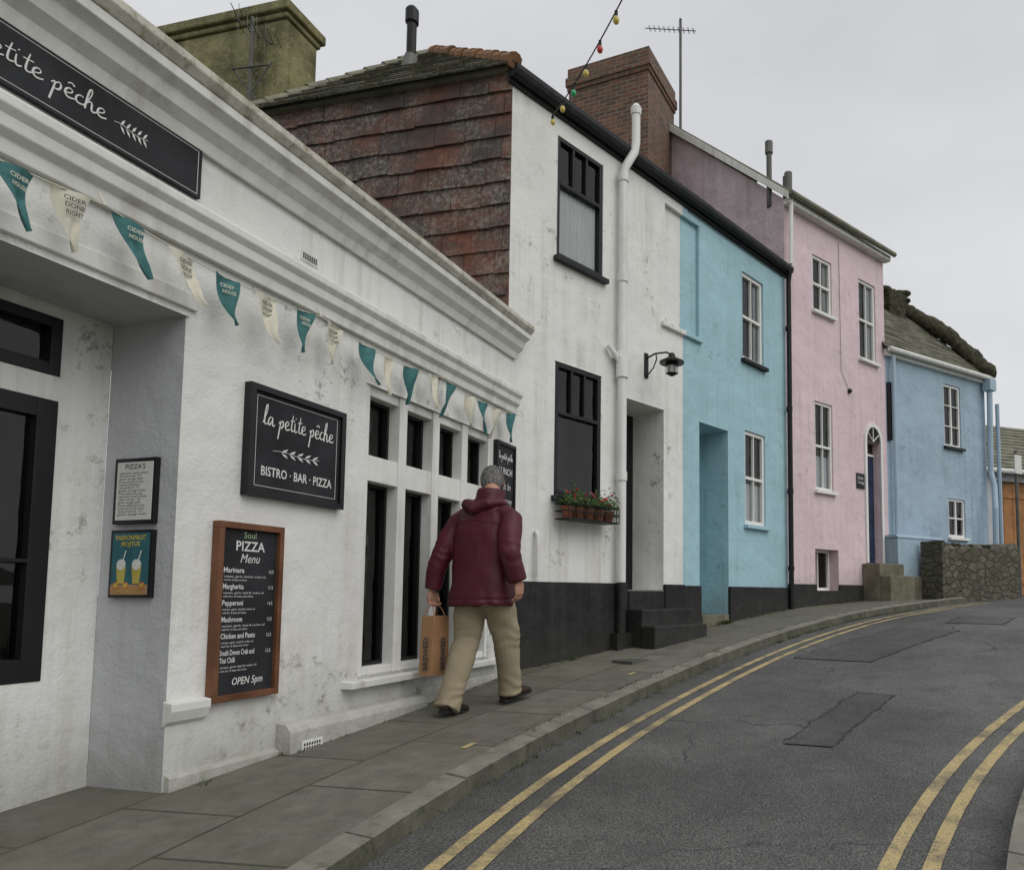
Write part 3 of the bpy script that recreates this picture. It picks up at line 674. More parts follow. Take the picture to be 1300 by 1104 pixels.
m=M(pmat('lantern_glass',(.35,.36,.33),.2,.1,5,20,0,spec=.6));m.tube([hx+V((0,0,3.99)),hx+V((0,0,3.9))],.058,14);m.build('lantern_glass',s)
s=empty('flower_box');m=M(iron,pmat('terracotta_pot',(.24,.09,.045),.8,.2,6,30,.002))
b0,b1=.48,1.24
for z in (2.09,2.17,2.25): 
    for o in (.05,.24): m.tube([F2.P(b0,z,o),F2.P(b1,z,o)],.007,5)
    for a in (b0,b1): m.tube([F2.P(a,z,.05),F2.P(a,z,.24)],.007,5)
for i in range(19):
    a=b0+(b1-b0)*i/18;m.tube([F2.P(a,2.09,.24),F2.P(a,2.25,.24)],.0045,5)
    if i<18 and i%2==0: m.tube([F2.P(a+.045+.03*math.cos(t*.7),2.17+.03*math.sin(t*.7),.24) for t in range(10)],.003,4)
m.box(F2,b0+.02,b1-.02,2.08,2.10,.06,.23)
for i in range(5):
    c=F2.P(.56+.15*i,0,.145);m.tube([c+V((0,0,2.10)),c+V((0,0,2.22))],[.05,.068],12,1)
m.build('iron_basket',s)
m=M(leafm,redf,pinkf)
for i in range(1300):
    k=random.randint(0,5);c=F2.P(.54+.13*k+random.gauss(0,.045),2.24+abs(random.gauss(0,.05+.03*(k%2))),random.gauss(.15,.045));r=random.uniform(.010,.022)
    a=V((random.gauss(0,1),random.gauss(0,1),random.gauss(0,1))).normalized();b=a.orthogonal().normalized()
    m.face([c-a*r,c-b*r*.6,c+a*r,c+b*r*.6],0)
for i in range(36):
    c=F2.P(random.uniform(.5,1.22),2.27+random.random()*.13,random.uniform(.12,.25));q=random.choice([1,1,2])
    for k in range(6):
        a=V((random.gauss(0,1),random.gauss(0,1),random.gauss(0,1))).normalized();b=a.orthogonal().normalized();r=.013
        m.face([c-a*r,c-b*r,c+a*r,c+b*r],q)
m.build('geraniums',s)
# ------------------------------------------------------------------ blue house
bs=empty('blue_house')
bw2=(2.70,3.06,4.72,6.27,.05);bd=(3.06,3.74,1.05,3.60,.55);bu=(4.13,4.72,4.74,6.05,.09);bl=(4.18,4.75,2.33,3.70,.09)
m=M(blue);wall(m,F2,2.70,L2,-.5,6.5,[bw2,bd,bu,bl]);m.face([F2.P(2.7,4.72,-.05),F2.P(3.06,4.72,-.05),F2.P(3.06,6.27,-.05),F2.P(2.7,6.27,-.05)])
dropdiv(m)
m.box(F2,2.722,3.10,4.655,4.715,-.04,.05)
m.box(F2,3.065,3.735,1.05,3.595,-.6,-.55);m.box(F2,3.15,3.65,1.6,3.4,-.55,-.535)
m.build('front_wall',bs,weld=True,bevel=.01)
m=M(black,stonestep)
for a,b in ((2.70,3.06),(3.74,5.42)): m.box(F2,a,b,-.3,1.44,-.02,.035)
m.box(F2,3.1,3.72,.3,1.06,-.5,.02,1)
m.build('black_plinth',bs,bevel=.008)
window('upper_sash',bs,F2,*bu[:4],.06,wframe,bars=((.5,.04),),vbars=((0,.5,2,.02),(.5,1,2,.02)),fw=.05,cur=[(0,.22),(.78,1)],sill=black)
window('lower_sash',bs,F2,*bl[:4],.06,wframe,bars=((.5,.04),),vbars=((0,.5,2,.02),(.5,1,2,.02)),fw=.05,cur=[(0,1)],cz=(0,.45),sill=blue)
m=M(iron);m.tube([F2.P(5.36,6.45,.12),F2.P(5.37,6.3,.09),F2.P(5.37,1.0,.08)],.04,10)
for z in (5.5,4.2,2.9,1.7): m.tube([F2.P(5.37,z,.08),F2.P(5.37,z+.07,.08)],.05,10)
m.tube([F2.P(2.8,6.38,.02),F2.P(3.6,6.37,.02),F2.P(5.3,6.38,.02)],.008,5)
m.build('downpipe',bs)
# ------------------------------------------------------------------ pink house
ph=empty('pink_house')
w1=(.74,1.29,6.08,7.05,.09);w2=(2.12,2.67,5.57,7.05,.09);w3=(.75,1.25,3.05,4.54,.09);w4=(.71,1.36,1.40,2.08,.25);dd=(2.26,2.72,1.88,4.10,.18)
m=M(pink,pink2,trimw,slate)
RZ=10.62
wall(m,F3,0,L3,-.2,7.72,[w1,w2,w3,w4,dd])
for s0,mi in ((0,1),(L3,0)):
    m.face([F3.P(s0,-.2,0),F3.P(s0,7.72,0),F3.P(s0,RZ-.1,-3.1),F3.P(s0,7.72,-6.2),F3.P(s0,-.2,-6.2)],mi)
m.face([F3.P(0,-.2,-6.2),F3.P(L3,-.2,-6.2),F3.P(L3,7.72,-6.2),F3.P(0,7.72,-6.2)],0)
for (o0,z0,o1,z1) in ((.2,7.66,-3.1,RZ),(-6.4,7.6,-3.1,RZ)):
    m.hexa([F3.P(-.06,z0,o0),F3.P(L3+.06,z0,o0),F3.P(L3+.06,z1,o1),F3.P(-.06,z1,o1),F3.P(-.06,z0+.09,o0),F3.P(L3+.06,z0+.09,o0),F3.P(L3+.06,z1+.09,o1),F3.P(-.06,z1+.09,o1)],3)
m.box(F3,-.02,L3+.05,7.60,7.70,.0,.14,2)
m.tube([F3.P(-.08,7.72,.2),F3.P(L3+.1,7.72,.2)],.045,10,3)
m.hexa([F3.P(-.10,7.62,.16),F3.P(-.062,7.62,.16),F3.P(-.062,RZ-.1,-3.1),F3.P(-.10,RZ-.1,-3.1),F3.P(-.10,7.74,.16),F3.P(-.062,7.74,.16),F3.P(-.062,RZ+.06,-3.1),F3.P(-.10,RZ+.06,-3.1)],2)
m.build('walls_and_roof',ph,bevel=.006)
m=M(black)
for a,b in ((0,.71),(1.36,L3)): m.box(F3,a,b,-.2,1.50,-.02,.03)
m.box(F3,.71,1.36,-.2,1.40,-.02,.032);m.build('plinth',ph)
window('upper_sash',ph,F3,*w1[:4],.06,wframe,bars=((.5,.04),),vbars=((0,.5,2,.02),(.5,1,2,.02)),sill=wframe,cur=[(0,.3),(.75,1)],fw=.045)
window('tall_sash',ph,F3,*w2[:4],.06,wframe,bars=((.5,.04),),vbars=((0,.5,2,.02),(.5,1,2,.02)),sill=wframe,cur=[(.6,1)],fw=.045)
window('lower_sash',ph,F3,*w3[:4],.06,wframe,bars=((.5,.04),),vbars=((0,.5,2,.02),(.5,1,2,.02)),sill=wframe,cur=[(.0,1)],cz=(0,.4),fw=.045)
window('basement_window',ph,F3,w4[0],w4[1],1.40,2.08,.22,wframe,fw=.04,vbars=((0,1,2,.02),))
m=M(navy,wframe,glass,pink,dark);m.box(F3,2.264,2.716,1.89,3.86,-.2,-.14)
for z0,z1 in ((2.0,2.6),(2.7,3.3),(3.38,3.75)):
    for a,b in ((2.31,2.46),(2.52,2.67)): m.box(F3,a,b,z0,z1,-.14,-.125)
m.box(F3,2.264,2.716,3.862,3.90,-.2,-.12,1)
m.box(F3,2.262,2.718,3.9,4.09,-.175,-.15,4)
n=12;c0=2.49
for i in range(n):
    a,b=math.pi*i/n,math.pi*(i+1)/n;r0,r1=.23,.29;zc=4.10
    P=lambda r,t,o:F3.P(c0+r*math.cos(t),zc+r*1.15*math.sin(t),o)
    m.hexa([P(r0,b,.03),P(r0,a,.03),P(r0,a,-.01),P(r0,b,-.01),P(r1,b,.03),P(r1,a,.03),P(r1,a,-.01),P(r1,b,-.01)],1)
    m.face([F3.P(c0,zc,.006),P(r0,a,.006),P(r0,b,.006)],4)
for a in (.6,1.57,2.5): m.tube([F3.P(c0,4.1,.012),F3.P(c0+.23*math.cos(a),4.1+.26*math.sin(a),.012)],.009,5,1)
m.box(F3,2.2,2.26,1.9,4.1,-.01,.03,1);m.box(F3,2.72,2.78,1.9,4.1,-.01,.03,1)
m.build('arched_front_door',ph)
m=M(pipew,greym,iron)
m.tube([F3.P(.04,7.7,.12),F3.P(.03,6.6,.1)],.035,8,0)
m.tube([F3.P(.0,7.7,-.3),F3.P(.0,8.7,-.3)],.045,10,1);m.tube([F3.P(.0,8.62,-.3),F3.P(.0,8.82,-.3)],.065,10,1);m.tube([F3.P(.3,7.7,-.2),F3.P(.3,8.3,-.2)],.045,10,1);m.tube([F3.P(.12,7.7,.0),F3.P(.12,8.2,.0)],.065,10,1)
m.tube([F3.P(1.75,4.88,.0),F3.P(1.75,4.9,.05)],.04,8,2)
m.tube([F3.P(1.5,7.5,.01),F3.P(1.52,5.2,.012),F3.P(1.75,4.9,.012)],.004,4,1)
m.build('pipes_and_pots',ph)
s=empty('house_name_sign');m=M(board);m.box(F3,1.93,2.17,3.2,3.47,.002,.02);m.build('plate',s);text('Marble\nCottage',F3,1.95,3.36,.022,.075,chalk,s,width=.2)
st=empty('doorstep');m=M(stonestep)
m.box(F3,2.06,2.86,.8,1.88,.0,.36);m.box(F3,2.86,3.45,.8,1.66,.02,.46);m.box(F3,2.06,2.86,.8,1.66,.361,.56)
m.build('steps',st,bevel=.02)
# ------------------------------------------------------------------ far blue cottage
bc=empty('blue_cottage')
u=(1.78,2.35,4.31,5.59,.1);l=(1.85,2.41,2.48,3.26,.1)
m=M(blue2,slate,trimw,moss)
wall(m,F4,0,L4,-.2,5.95,[u,l])
m.face([F4.P(L4,-.2,0),F4.P(L4,-.2,-4),F4.P(L4,5.95,-4),F4.P(L4,7.9,-2),F4.P(L4,5.95,0)])
m.face([F4.P(0,-.2,-4),F4.P(L4,-.2,-4),F4.P(L4,5.95,-4),F4.P(0,5.95,-4)])
tiled(m,F4.P(-.1,5.93,.12),F4.d,-F4.n*2.12+V((0,0,2.07)),L4+.15,2.96,.28,.16,.016,mi=1,dark=.45,jit=.01)
m.face([F4.P(-.1,5.91,.12),F4.P(L4+.1,5.91,.12),F4.P(L4+.1,7.98,-2),F4.P(-.1,7.98,-2)],1,.5)
m.face([F4.P(-.1,5.91,-4.1),F4.P(L4+.1,5.91,-4.1),F4.P(L4+.1,7.98,-2),F4.P(-.1,7.98,-2)],1,.5)
m.box(F4,-.05,L4+.05,5.80,5.92,.0,.08,2);m.tube([F4.P(-.05,5.9,.15),F4.P(L4+.08,5.9,.15)],.05,8,2)
m.build('walls_and_roof',bc)
m=M(moss)
p0,p1=F4.P(L4+.05,5.98,.10),F4.P(L4+.05,8.0,-2)
for i in range(34):
    c=p0.lerp(p1,i/33)+V((0,0,.05+.22*math.sin(math.pi*i/33)*.8));r=.13+.05*noise.noise(c*2.5);m.sphere(c,(r*1.5,r*1.5,r*1.1),0,12,8)
for i in range(22):
    c=F4.P(L4-3.2*i/21,8.0,-2);m.sphere(c,(.2,.2,.09+.03*random.random()),0,10,6)
m.box(F4,2.35,2.95,7.5,8.36,-2.3,-1.7)
for i in range(18): m.sphere(F4.P(2.65+random.gauss(0,.18),8.34,-2+random.gauss(0,.15)),(.18,.18,.07),0,10,6)
o=m.build('mossy_tmp');r=o.modifiers.new('r','REMESH');r.mode='VOXEL';r.voxel_size=.035;q=o.modifiers.new('s','SMOOTH');q.iterations=4;bpy.context.view_layer.update()
me=bpy.data.meshes.new_from_object(o.evaluated_get(bpy.context.evaluated_depsgraph_get()));bpy.data.objects.remove(o)
ns=[v.normal.copy() for v in me.vertices]
for v,n in zip(me.vertices,ns): v.co+=n*(.04*noise.noise(v.co*4)+.02*noise.noise(v.co*11)+.012*noise.noise(v.co*25))
o=bpy.data.objects.new('mossy_verge_and_chimney',me);sc.collection.objects.link(o);o.parent=bc;me.materials.clear();me.materials.append(moss)
window('upper_casement',bc,F4,*u[:4],.06,wframe,bars=((.33,.02),(.66,.02)),vbars=((0,1,2,.04),),fw=.045,sill=bframe,cur=[(0,.3)])
window('lower_casement',bc,F4,*l[:4],.06,wframe,bars=((.5,.03),),vbars=((0,1,2,.04),),fw=.045,sill=wframe)
m=M(pipeb,bframe)
m.box(F4,L4-.16,L4+.06,5.62,5.86,.06,.24);m.tube([F4.P(L4-.05,5.65,.15),F4.P(L4-.05,3.9,.12),F4.P(L4-.07,3.6,.2),F4.P(L4-.25,3.1,.32),F4.P(L4-.28,2.2,.32)],.06,10)
m.tube([F4.P(L4+.3,5.4,.1),F4.P(L4+.3,1.3,.1)],.045,8);m.tube([F4.P(.12,5.8,.1),F4.P(.12,2.4,.1)],.04,8);m.box(F4,.02,.1,4.2,5.3,.0,.06,1)
m.build('downpipes',bc)
s=empty('blue_garden_wall');m=M(blue2);m.box(F4,-.15,1.16,.9,2.36,.02,.32);m.prism(F4,[(0,2.362),(.34,2.362),(.30,2.42),(.05,2.42)],-.17,1.18);m.build('wall',s,bevel=.01)
s=empty('stone_wall');m=M(stone,moss)
nn=40
W4=lambda a:2.20+.12*a/2.5
for i in range(nn):
    a=.45+2.45*i/nn;b=.45+2.45*(i+1)/nn
    prof=lambda x:[F4.P(x,.9,.82+.03*noise.noise(V((x*3,0,0)))),F4.P(x,W4(x)-.08,.82+.04*noise.noise(V((x*6,3,0)))),F4.P(x,W4(x)+.04*noise.noise(V((x*7,0,1))),.74),F4.P(x,W4(x)+.04*noise.noise(V((x*7,0,1))),.48),F4.P(x,W4(x)-.08,.42),F4.P(x,.9,.42)]
    p,q=prof(a),prof(b)
    for k in range(5): m.face([p[k],q[k],q[k+1],p[k+1]],0)
    if i==0: m.face(list(reversed(p)))
    if i==nn-1: m.face(q)
m.box(F4,.38,.47,.9,2.30,.4,.85)
for i in range(50): m.sphere(F4.P(random.uniform(.45,2.9),W4(1)+.0,random.uniform(.45,.8)),(.06,.05,.035),1,8,5)
m.build('rubble_masonry',s,weld=True)
# ------------------------------------------------------------------ garage
ga=empty('garage');F5=Fr((7.35,17.2),(.93,.37))
m=M(garw,trimw,slate,greyw)
wall(m,F5,-.3,5,.5,4.35,[(.25,4.2,.8,4.1,.12)],3)
x=.25
while x<4.15:
    m.box(F5,x+.004,x+.146,1.2,4.08,-.16,-.12+.006*random.random(),0,);x+=.15
for z in (1.6,3.7): m.box(F5,.27,4.1,z,z+.14,-.12,-.09,0)
tiled(m,F5.P(-.5,4.3,.2),F5.d,-F5.n*2.2+V((0,0,1.75)),5.7,2.8,.3,.2,.02,mi=2,dark=.8)
m.face([F5.P(-.5,4.28,.2),F5.P(5.2,4.28,.2),F5.P(5.2,6.03,-2),F5.P(-.5,6.03,-2)],2)
m.face([F5.P(-.3,.5,0),F5.P(-.3,4.35,0),F5.P(-.3,6.0,-2),F5.P(-.3,4.35,-4),F5.P(-.3,.5,-4)],3);m.face([F5.P(-.5,4.28,-4.2),F5.P(5.2,4.28,-4.2),F5.P(5.2,6.03,-2),F5.P(-.5,6.03,-2)],2)
m.tube([F5.P(-.5,4.3,.22),F5.P(5.2,4.3,.22)],.06,8,1)
m.build('timber_doors_and_roof',ga)
s=empty('street_sign');m=M(greym,paper);p=F4.P(L4+.6,0,.3);m.tube([p+V((0,0,1)),p+V((0,0,4.4))],.035,8,0);m.box(Fr(p[:2],F4.d[:2]),-.12,.14,3.9,4.3,.03,.05,1);m.build('post_and_plate',s)
# ------------------------------------------------------------------ chimneys
s=empty('brick_chimney');Fc=Fr((-.519-.932*1.6,12.2+.361*1.6),(.932,-.361));m=M(brick,ridge,moss)
m.box(Fc,0,1.6,6.0,10.62,-1.25,0);m.box(Fc,-.025,1.625,10.62,10.70,-1.275,.025);m.box(Fc,-.05,1.65,10.70,10.86,-1.3,.05);m.box(Fc,-.02,1.62,10.86,11.05,-1.27,.02);m.box(Fc,.05,1.55,11.05,11.10,-1.2,-.05,2)
m.build('stack',s)
s=empty('rendered_chimney');Fd=Fr((-4.57-.9737*1.78,8.0+.228*1.78),(.9737,-.228));m=M(rchim,moss,flat)
m.box(Fd,0,1.78,3.5,8.05,-.5,0);m.box(Fd,-.03,1.81,8.05,8.12,-.53,.03);m.box(Fd,-.07,1.85,8.12,8.24,-.57,.07)
m.box(Fd,.9,2.5,5.9,6.5,-.9,.25,2)
m.build('stack',s,bevel=.02)
def aerial(name,base,h,dirv,n=8,L=.9,w=.35,r=.018):
    s=empty(name);m=M(greym);b=V(base);d=V(dirv).normalized();q=V((-d.y,d.x,0)).normalized()
    m.tube([b,b+V((0,0,h))],r,6);t=b+V((0,0,h*.9))
    m.tube([t-d*L*.3,t+d*L*.7],.009,5)
    for i in range(n):
        c=t+d*L*(-.25+.95*i/n);m.tube([c-q*w*.5,c+q*w*.5],.005,4)
        m.tube([c-V((0,0,w*.4)),c+V((0,0,w*.4))],.004,4)
    m.build('mast_and_elements',s);return s
aerial('tv_aerial',V((.06,13.3,10.2)),2.3,(-.9,.3,.3),L=1.1,n=10,w=.16,r=.026)
pb=Fd.P(1.4,6.5,.1)
s=aerial('tv_aerial',pb,1.55,(.8,.2,-.5),L=.7,n=6,w=.5,r=.022)
m=M(greym)
for a,b in (((-.25,0,.2),(.25,0,1.0)),((-.2,0,.9),(.25,0,.3)),((-.2,-.02,.25),(.2,-.02,.25)),((-.2,-.02,.9),(.22,-.02,.95))): m.tube([pb+V(a),pb+V(b)],.012,5)
m.build('bracket',s)
# ------------------------------------------------------------------ festoon
s=empty('festoon_lights');P0=F2.P(.29,6.24,.12);P1=V((2.32,-1.5,6.5))
def fp(t): 
    p=P0.lerp(P1,t);p.z-=.86*4*t*(1-t);return p
m=M(iron,greym);m.tube([fp(i/60) for i in range(61)],.006,5)
bm_=[pmat('bulb_'+n,c,.25,.05,5,20,0,spec=.6) for n,c in (('yellow',(.62,.48,.10)),('red',(.5,.03,.02)),('green',(.02,.36,.12)))]
m2=M(*bm_)
for i in range(26):
    t=.008+.045*i
    if t>.98: break
    p=fp(t);m.tube([p,p+V((0,0,-.045))],.013,8);m2.sphere(p+V((0,0,-.072)),(.025,.025,.033),[0,0,2,0,1,0,0,1,2][i%9],10,8)
m.build('cable_and_sockets',s);m2.build('bulbs',s,smooth=True)
s=empty('festoon_pole');m=M(greym);m.tube([V((2.32,-1.5,-.2)),V((2.32,-1.5,6.6))],[.06,.04],12);m.tube([V((2.32,-1.5,6.45)),V((2.27,-1.4,6.5))],.02,8);m.build('pole',s)
# ------------------------------------------------------------------ walking man
jack=pmat('burgundy_anorak',(.072,.0075,.017),.5,.22,5,160,.0012,spec=.35)
trou=pmat('khaki_trousers',(.29,.245,.165),.85,.12,5,220,.0012)
shoe=pmat('brown_leather',(.03,.018,.012),.5,.3,8,40,.001);sole=pmat('rubber_sole',(.02,.02,.02),.8,.2,8,40,0)
skin=pmat('skin',(.42,.23,.165),.5,.1,12,60,.0006)
hairm=pmat('grey_hair',(.15,.145,.14),.7,.5,60,200,.003)
kraft=pmat('kraft_paper',(.36,.20,.10),.8,.08,6,60,.001)
MAN=empty('walking_man',(-1.43,5.325,.49),-math.radians(22))
def remesh(m,name,vox,sm,disp=None,mt=None):
    o=m.build(name+'_tmp');r=o.modifiers.new('r','REMESH');r.mode='VOXEL';r.voxel_size=vox
    if sm: q=o.modifiers.new('s','SMOOTH');q.iterations=sm;q.factor=.5
    bpy.context.view_layer.update()
    me=bpy.data.meshes.new_from_object(o.evaluated_get(bpy.context.evaluated_depsgraph_get()))
    bpy.data.objects.remove(o)
    if disp:
        ns=[v.normal.copy() for v in me.vertices]
        for v,n in zip(me.vertices,ns): v.co+=n*disp(v.co)
    if mt: me.transform(mt)
    for p in me.polygons: p.use_smooth=True
    me.materials.clear();me.materials.append(m.mats[0])
    o=bpy.data.objects.new(name,me);sc.collection.objects.link(o);o.parent=MAN;return o
def yl(z): return (z-.9)*.10
m=M(jack)
m.rings([(0.0,yl(z)+dy,z,rx,ry) for z,rx,ry,dy in ((.745,.240,.175,0),(.77,.243,.178,0),(.86,.238,.172,0),(1.0,.234,.168,0),(1.15,.235,.165,-.01),(1.28,.242,.162,-.015),(1.36,.236,.155,-.015),(1.42,.205,.138,-.01),(1.47,.15,.12,0),(1.52,.11,.11,.01),(1.59,.098,.11,.02),(1.615,.094,.106,.03))],28,0,2.4)
LA=[(-.15,.03,1.405),(-.222,.02,1.365),(-.275,-.04,1.24),(-.31,-.09,1.10),(-.335,-.11,.98),(-.352,-.12,.86)]
RA=[(.15,.03,1.405),(.222,.02,1.365),(.27,-.05,1.24),(.30,-.09,1.12),(.32,-.07,1.02),(.335,-.04,.925)]
for Aa in (LA,RA): m.tube(Aa,[.085,.090,.086,.078,.070,.060],16)
m.tube([(-.125,.10,1.50),(-.13,.0,1.50),(-.09,-.08,1.48),(0,-.12,1.45),(.09,-.08,1.48),(.13,.0,1.50),(.125,.10,1.50)],[.028,.038,.044,.05,.044,.038,.028],12)
def folds(p):
    a=noise.noise(V((p.x*4,p.y*4,p.z*5)));c=noise.noise(V((p.x*9+p.z*6,p.y*9,p.z*6-p.x*5)))
    e=noise.noise(V((p.x*16-p.z*9,p.y*14,p.z*10+p.x*8)))
    d=.009*a+.006*c+.0025*e
    for (ex,ey,ez) in ((-.31,-.09,1.10),(.30,-.09,1.12)):
        dist=(p-V((ex,ey,ez))).length
        if dist<.15: d+=.004*(1-dist/.15)*math.sin((p.z+p.x*.5)*80+5*noise.noise(p*9))
    if p.z<.9: d+=.006*math.sin(math.atan2(p.y,p.x)*9+3*noise.noise(p*5))*(.9-p.z)/.15
    if abs(p.z-.79)<.006: d-=.005
    if abs(p.z-(1.33+.02*math.cos(p.x*12)))<.005 and p.y<0 and abs(p.x)<.22: d-=.004
    return d
remesh(m,'anorak',.0085,3,folds)
m=M(trou)
m.rings([(0,0,.74,.17,.125),(0,0,.80,.19,.14),(0,0.01,.88,.19,.145),(0,.02,1.0,.17,.13)],24)
GL,GR=-.02,.02
m.tube([(-.095,.0,.86),(-.10,-.01,.70),(-.105,-.03,.50),(-.10,-.13,.28),(-.09,-.235,.085+GL),(-.09,-.255,.05+GL)],[.122,.114,.097,.090,.086,.088],18)
m.tube([(.095,.01,.86),(.10,.09,.70),(.105,.165,.50),(.09,.215,.28),(.075,.255,.10+GR),(.075,.26,.065+GR)],[.122,.114,.098,.090,.086,.088],18)
def tf(p):
    a=noise.noise(V((p.x*6,p.y*6,p.z*6)));b=noise.noise(V((p.x*7+p.z*8,p.y*7,p.z*9+p.y*8)))
    lo=max(0,(.28-p.z)/.25);k=max(0,1-abs(p.z-.5)/.12)
    return .009*a+.006*b+(lo*.006+k*.003)*math.sin(p.z*75+6*noise.noise(p*6))
remesh(m,'trousers',.009,3,tf)
def shoemesh(base,yaw,pitch,name):
    m=M(shoe)
    st=[(-.115,.028,.055),(-.10,.040,.085),(-.06,.045,.10),(-.02,.045,.088),(.04,.050,.066),(.10,.053,.055),(.15,.045,.045),(.18,.028,.03)]
    mt=Matrix.Translation(V(base))@Matrix.Rotation(yaw,4,'Z')@Matrix.Rotation(pitch,4,'X')
    def ringpts(st,zb,f):
        k=len(m.v)
        for (y,w,h) in st:
            for j in range(16):
                a=2*math.pi*j/16;c,s_=math.cos(a),math.sin(a);zz=h*.5+h*.5*math.copysign(abs(s_)**.6,s_);m.v.append(mt@V((w*f*math.copysign(abs(c)**.8,c),y,zz+zb)))
        n=16
        for i in range(len(st)-1):
            for j in range(n): m.f.append((k+i*n+j,k+i*n+(j+1)%n,k+(i+1)*n+(j+1)%n,k+(i+1)*n+j));m.mi.append(0);m.t.append(1)
        m.f.append(tuple(k+j for j in range(n)));m.mi.append(0);m.t.append(1);e=k+(len(st)-1)*n;m.f.append(tuple(e+j for j in range(n)));m.mi.append(0);m.t.append(1)
    ringpts(st,.015,1)
    remesh(m,name,.006,2)
    m=M(sole);ringpts([(y*1.03,w*1.06,.024) for y,w,h in st],0,1);m.build(name+'_sole',MAN)
shoemesh((-.09,-.20,GL+.012),.1,-.13,'left_shoe');shoemesh((.075,.30,GR+.02),-.15,.16,'right_shoe')
hc=V((.0,.150,1.705));pv=V((0,.09,1.60))
HM=Matrix.Translation(pv)@Matrix.Rotation(math.radians(32),4,'Z')@Matrix.Rotation(math.radians(-14),4,'X')@Matrix.Translation(-pv)
m=M(skin)
m.sphere(hc,(.074,.092,.105),0,24,16);m.sphere(hc+V((0,.035,-.055)),(.055,.06,.06),0,18,12);m.tube([(0,.05,1.52),(0,.11,1.65)],[.062,.058],16)
m.tube([hc+V((0,.088,.015)),hc+V((0,.108,-.012)),hc+V((0,.118,-.03)),hc+V((0,.095,-.04))],[.009,.012,.016,.012],10)
m.sphere(hc+V((0,.085,.022)),(.05,.018,.012),0,12,8)
for sx in (-1,1): m.sphere(hc+V((sx*.080,.0,-.012)),(.010,.022,.032),0,10,8);m.sphere(hc+V((sx*.04,.07,-.03)),(.022,.02,.02),0,10,8)
m.tube([hc+V((-.022,.088,-.062)),hc+V((0,.096,-.06)),hc+V((.022,.088,-.062))],.007,8)
remesh(m,'head',.0045,2,None,HM)
m=M(paper,ink)
for sx in (-1,1): m.sphere(hc+V((sx*.031,.083,-.001)),.0115,0,10,8);m.sphere(hc+V((sx*.031,.0925,-.001)),.005,1,8,6)
m.build('eyes',MAN,smooth=True).data.transform(HM)
m=M(hairm);m.sphere(hc+V((0,-.010,.012)),(.085,.098,.110),0,28,18);m.sphere(hc+V((0,-.045,-.03)),(.077,.067,.077),0,20,14);m.sphere(hc+V((0,.04,.06)),(.068,.05,.057),0,20,14)
remesh(m,'hair',.005,1,lambda p:.009*noise.noise(V((p.x*60,p.y*60,p.z*14)))+.004*noise.noise(p*120),HM)
m=M(hairm,pmat('silver_hair',(.34,.33,.32),.6,.3,60,200,0))
for i in range(3400):
    a=random.uniform(0,6.28);th=random.uniform(.0,2.1);d=V((math.sin(th)*math.cos(a),math.sin(th)*math.sin(a),math.cos(th)))
    if d.y>.45 and d.z<.6: continue
    p=hc+V((0,-.014,.008))+V((d.x*.086,d.y*.099,d.z*.109));dn=(V((d.x*.4,-.35+d.y*.3,-.8))+V((random.gauss(0,.25),random.gauss(0,.25),0)));dn=(dn-d*dn.dot(d)*.8).normalized()*random.uniform(.02,.04)
    w=d.cross(dn).normalized()*.001;m.face([p-w,p+w,p+dn+d*.004],random.choice([0,1,1]))
m.build('hair_strands',MAN).data.transform(HM)
def hand(w,dirv,inward,curl,name):
    m=M(skin);w=V(w);d=V(dirv).normalized();i_=V(inward).normalized();i_=(i_-d*i_.dot(d)).normalized();f=V((0,1,0));f=(f-d*f.dot(d)-i_*f.dot(i_)).normalized()
    m.tube([w-d*.04,w],[.028,.026],12)
    for k in range(5):
        y=-.032+.016*k;m.tube([w+f*y*.6,w+d*.045+f*y,w+d*.085+f*y],[.015,.016,.0125],10)
    for y,L in ((-.033,.062),(-.011,.078),(.011,.082),(.033,.072)):
        p=w+d*.08+f*y;pts=[p];ang=0
        for s_,seg in enumerate((.45,.32,.23)):
            ang+=curl*(.8 if s_==0 else 1);p=p+(d*math.cos(ang)+i_*math.sin(ang))*L*seg;pts.append(p)
        m.tube(pts,[.0105,.0098,.009,.0075],10)
    p=w+d*.02+f*.035;m.tube([w+d*.015+f*.018,p+f*.01,p+f*.02+d*.03+i_*.01,p+f*.016+d*.055+i_*.02],[.015,.013,.011,.0085],10)
    remesh(m,name,.0032,2)
hand((.338,-.035,.912),(.0,.12,-1),(-1,0,-.1),.5,'right_hand')
hand((-.354,-.12,.85),(-.02,0,-1),(1,0,-.1),1.0,'left_hand')
bag=empty('paper_bag',(-1.43,5.325,.49),-math.radians(22))
Fb=Fr((-.34,-.19),(0,1))
m=M(kraft,ink)
m.box(Fb,0,.17,.24,.67,-.055,.055,0)
bmx=[V(v) for v in m.v]
m.v=[v+V((.008 if (i%3) else -.008,.006*math.sin(i*2.1),0)) for i,v in enumerate(bmx)]
for o in (-.05,.05): m.tube([Fb.P(.03,.66,o),Fb.P(.035,.71,o*.6),Fb.P(.05,.752,o*.2),Fb.P(.11,.752,o*.2),Fb.P(.135,.71,o*.6),Fb.P(.14,.66,o)],.0045,6)
m.build('bag',bag,bevel=.002)
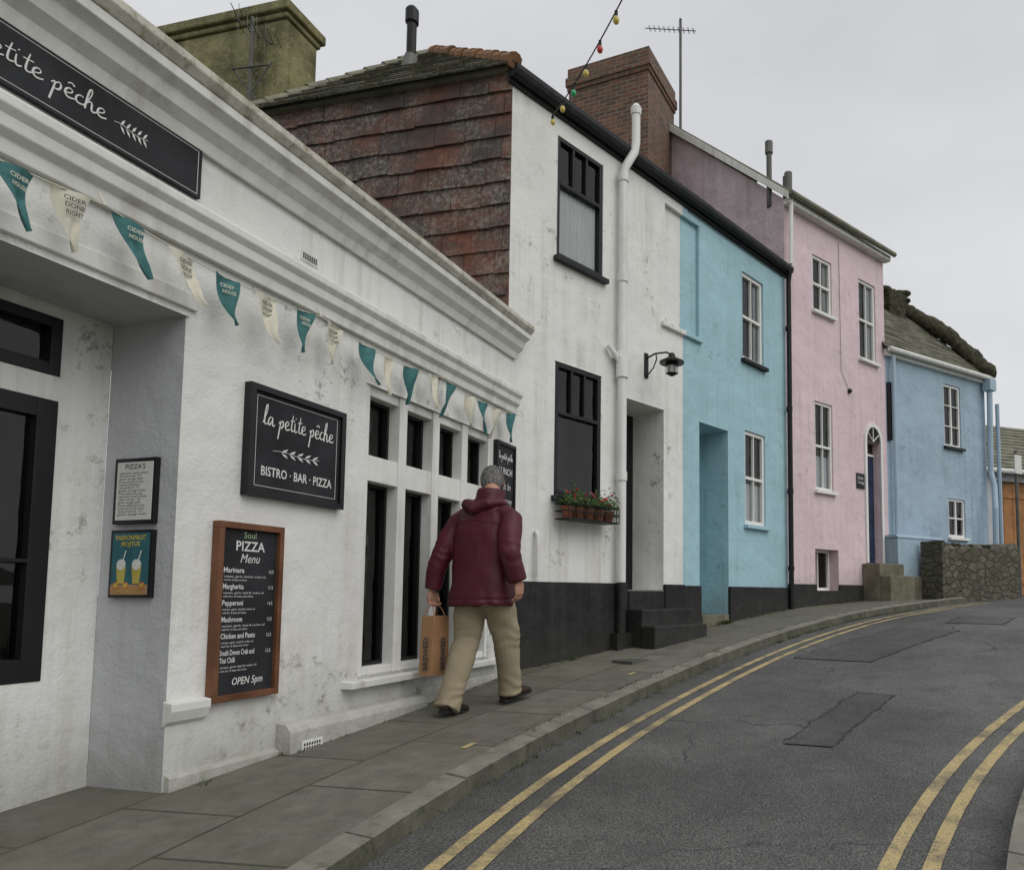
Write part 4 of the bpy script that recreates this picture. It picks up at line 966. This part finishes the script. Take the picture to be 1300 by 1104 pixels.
for fo,fd,a in (((-.34+.066,-.19),(0,1),.12),((-.395,-.200),(1,0),.085)):
    text('BREWED',Fr(fo,fd),a,.28,.006,.06,ink,bag,rot=math.pi/2,bold=.002)
# ------------------------------------------------------------------ light, world, camera
w=bpy.data.worlds.new('World');sc.world=w;w.use_nodes=True;nt=w.node_tree;nt.nodes.clear()
SE,SA=math.radians(46),math.atan2(.75,-.62)
out=nt.nodes.new('ShaderNodeOutputWorld');bg=nt.nodes.new('ShaderNodeBackground')
sky=nt.nodes.new('ShaderNodeTexSky');sky.sky_type='NISHITA';sky.sun_disc=False;sky.sun_elevation=SE;sky.sun_rotation=SA;sky.dust_density=3
hs=nt.nodes.new('ShaderNodeHueSaturation');hs.inputs['Saturation'].default_value=.25;nt.links.new(sky.outputs[0],hs.inputs['Color'])
tc=nt.nodes.new('ShaderNodeTexCoord');mp=nt.nodes.new('ShaderNodeMapping');mp.inputs['Scale'].default_value=(1,1,2.5);nt.links.new(tc.outputs['Generated'],mp.inputs[0])
n=noi(nt,mp.outputs[0],1.6,6,.5)
cl=mixc(nt,ramp(nt,n,.3,.7),(6.2,6.35,6.65),(8.0,8.08,8.25))
fin=mixc(nt,.88,hs.outputs[0],cl)
nt.links.new(fin,bg.inputs[0]);bg.inputs[1].default_value=.1;nt.links.new(bg.outputs[0],out.inputs[0])
sd=V((math.cos(SE)*math.sin(SA),math.cos(SE)*math.cos(SA),math.sin(SE)))
l=bpy.data.lights.new('sun','SUN');l.energy=1.2;l.angle=math.radians(55);l.color=(1,.97,.93)
o=bpy.data.objects.new('sun',l);sc.collection.objects.link(o);o.rotation_euler=sd.to_track_quat('Z','Y').to_euler()
cd=bpy.data.cameras.new('camera');cam=bpy.data.objects.new('camera',cd);sc.collection.objects.link(cam);sc.camera=cam
cam.location=(0,0,1.3);cam.rotation_euler=(math.radians(94.3),0,0);cd.lens=920/1300*36;cd.sensor_width=36;cd.sensor_fit='HORIZONTAL'
cd.shift_x=-.1615;cd.shift_y=.1046;cd.clip_end=2000;cd.clip_start=.05
sc.view_settings.view_transform='Standard';sc.view_settings.look='None';sc.view_settings.exposure=0
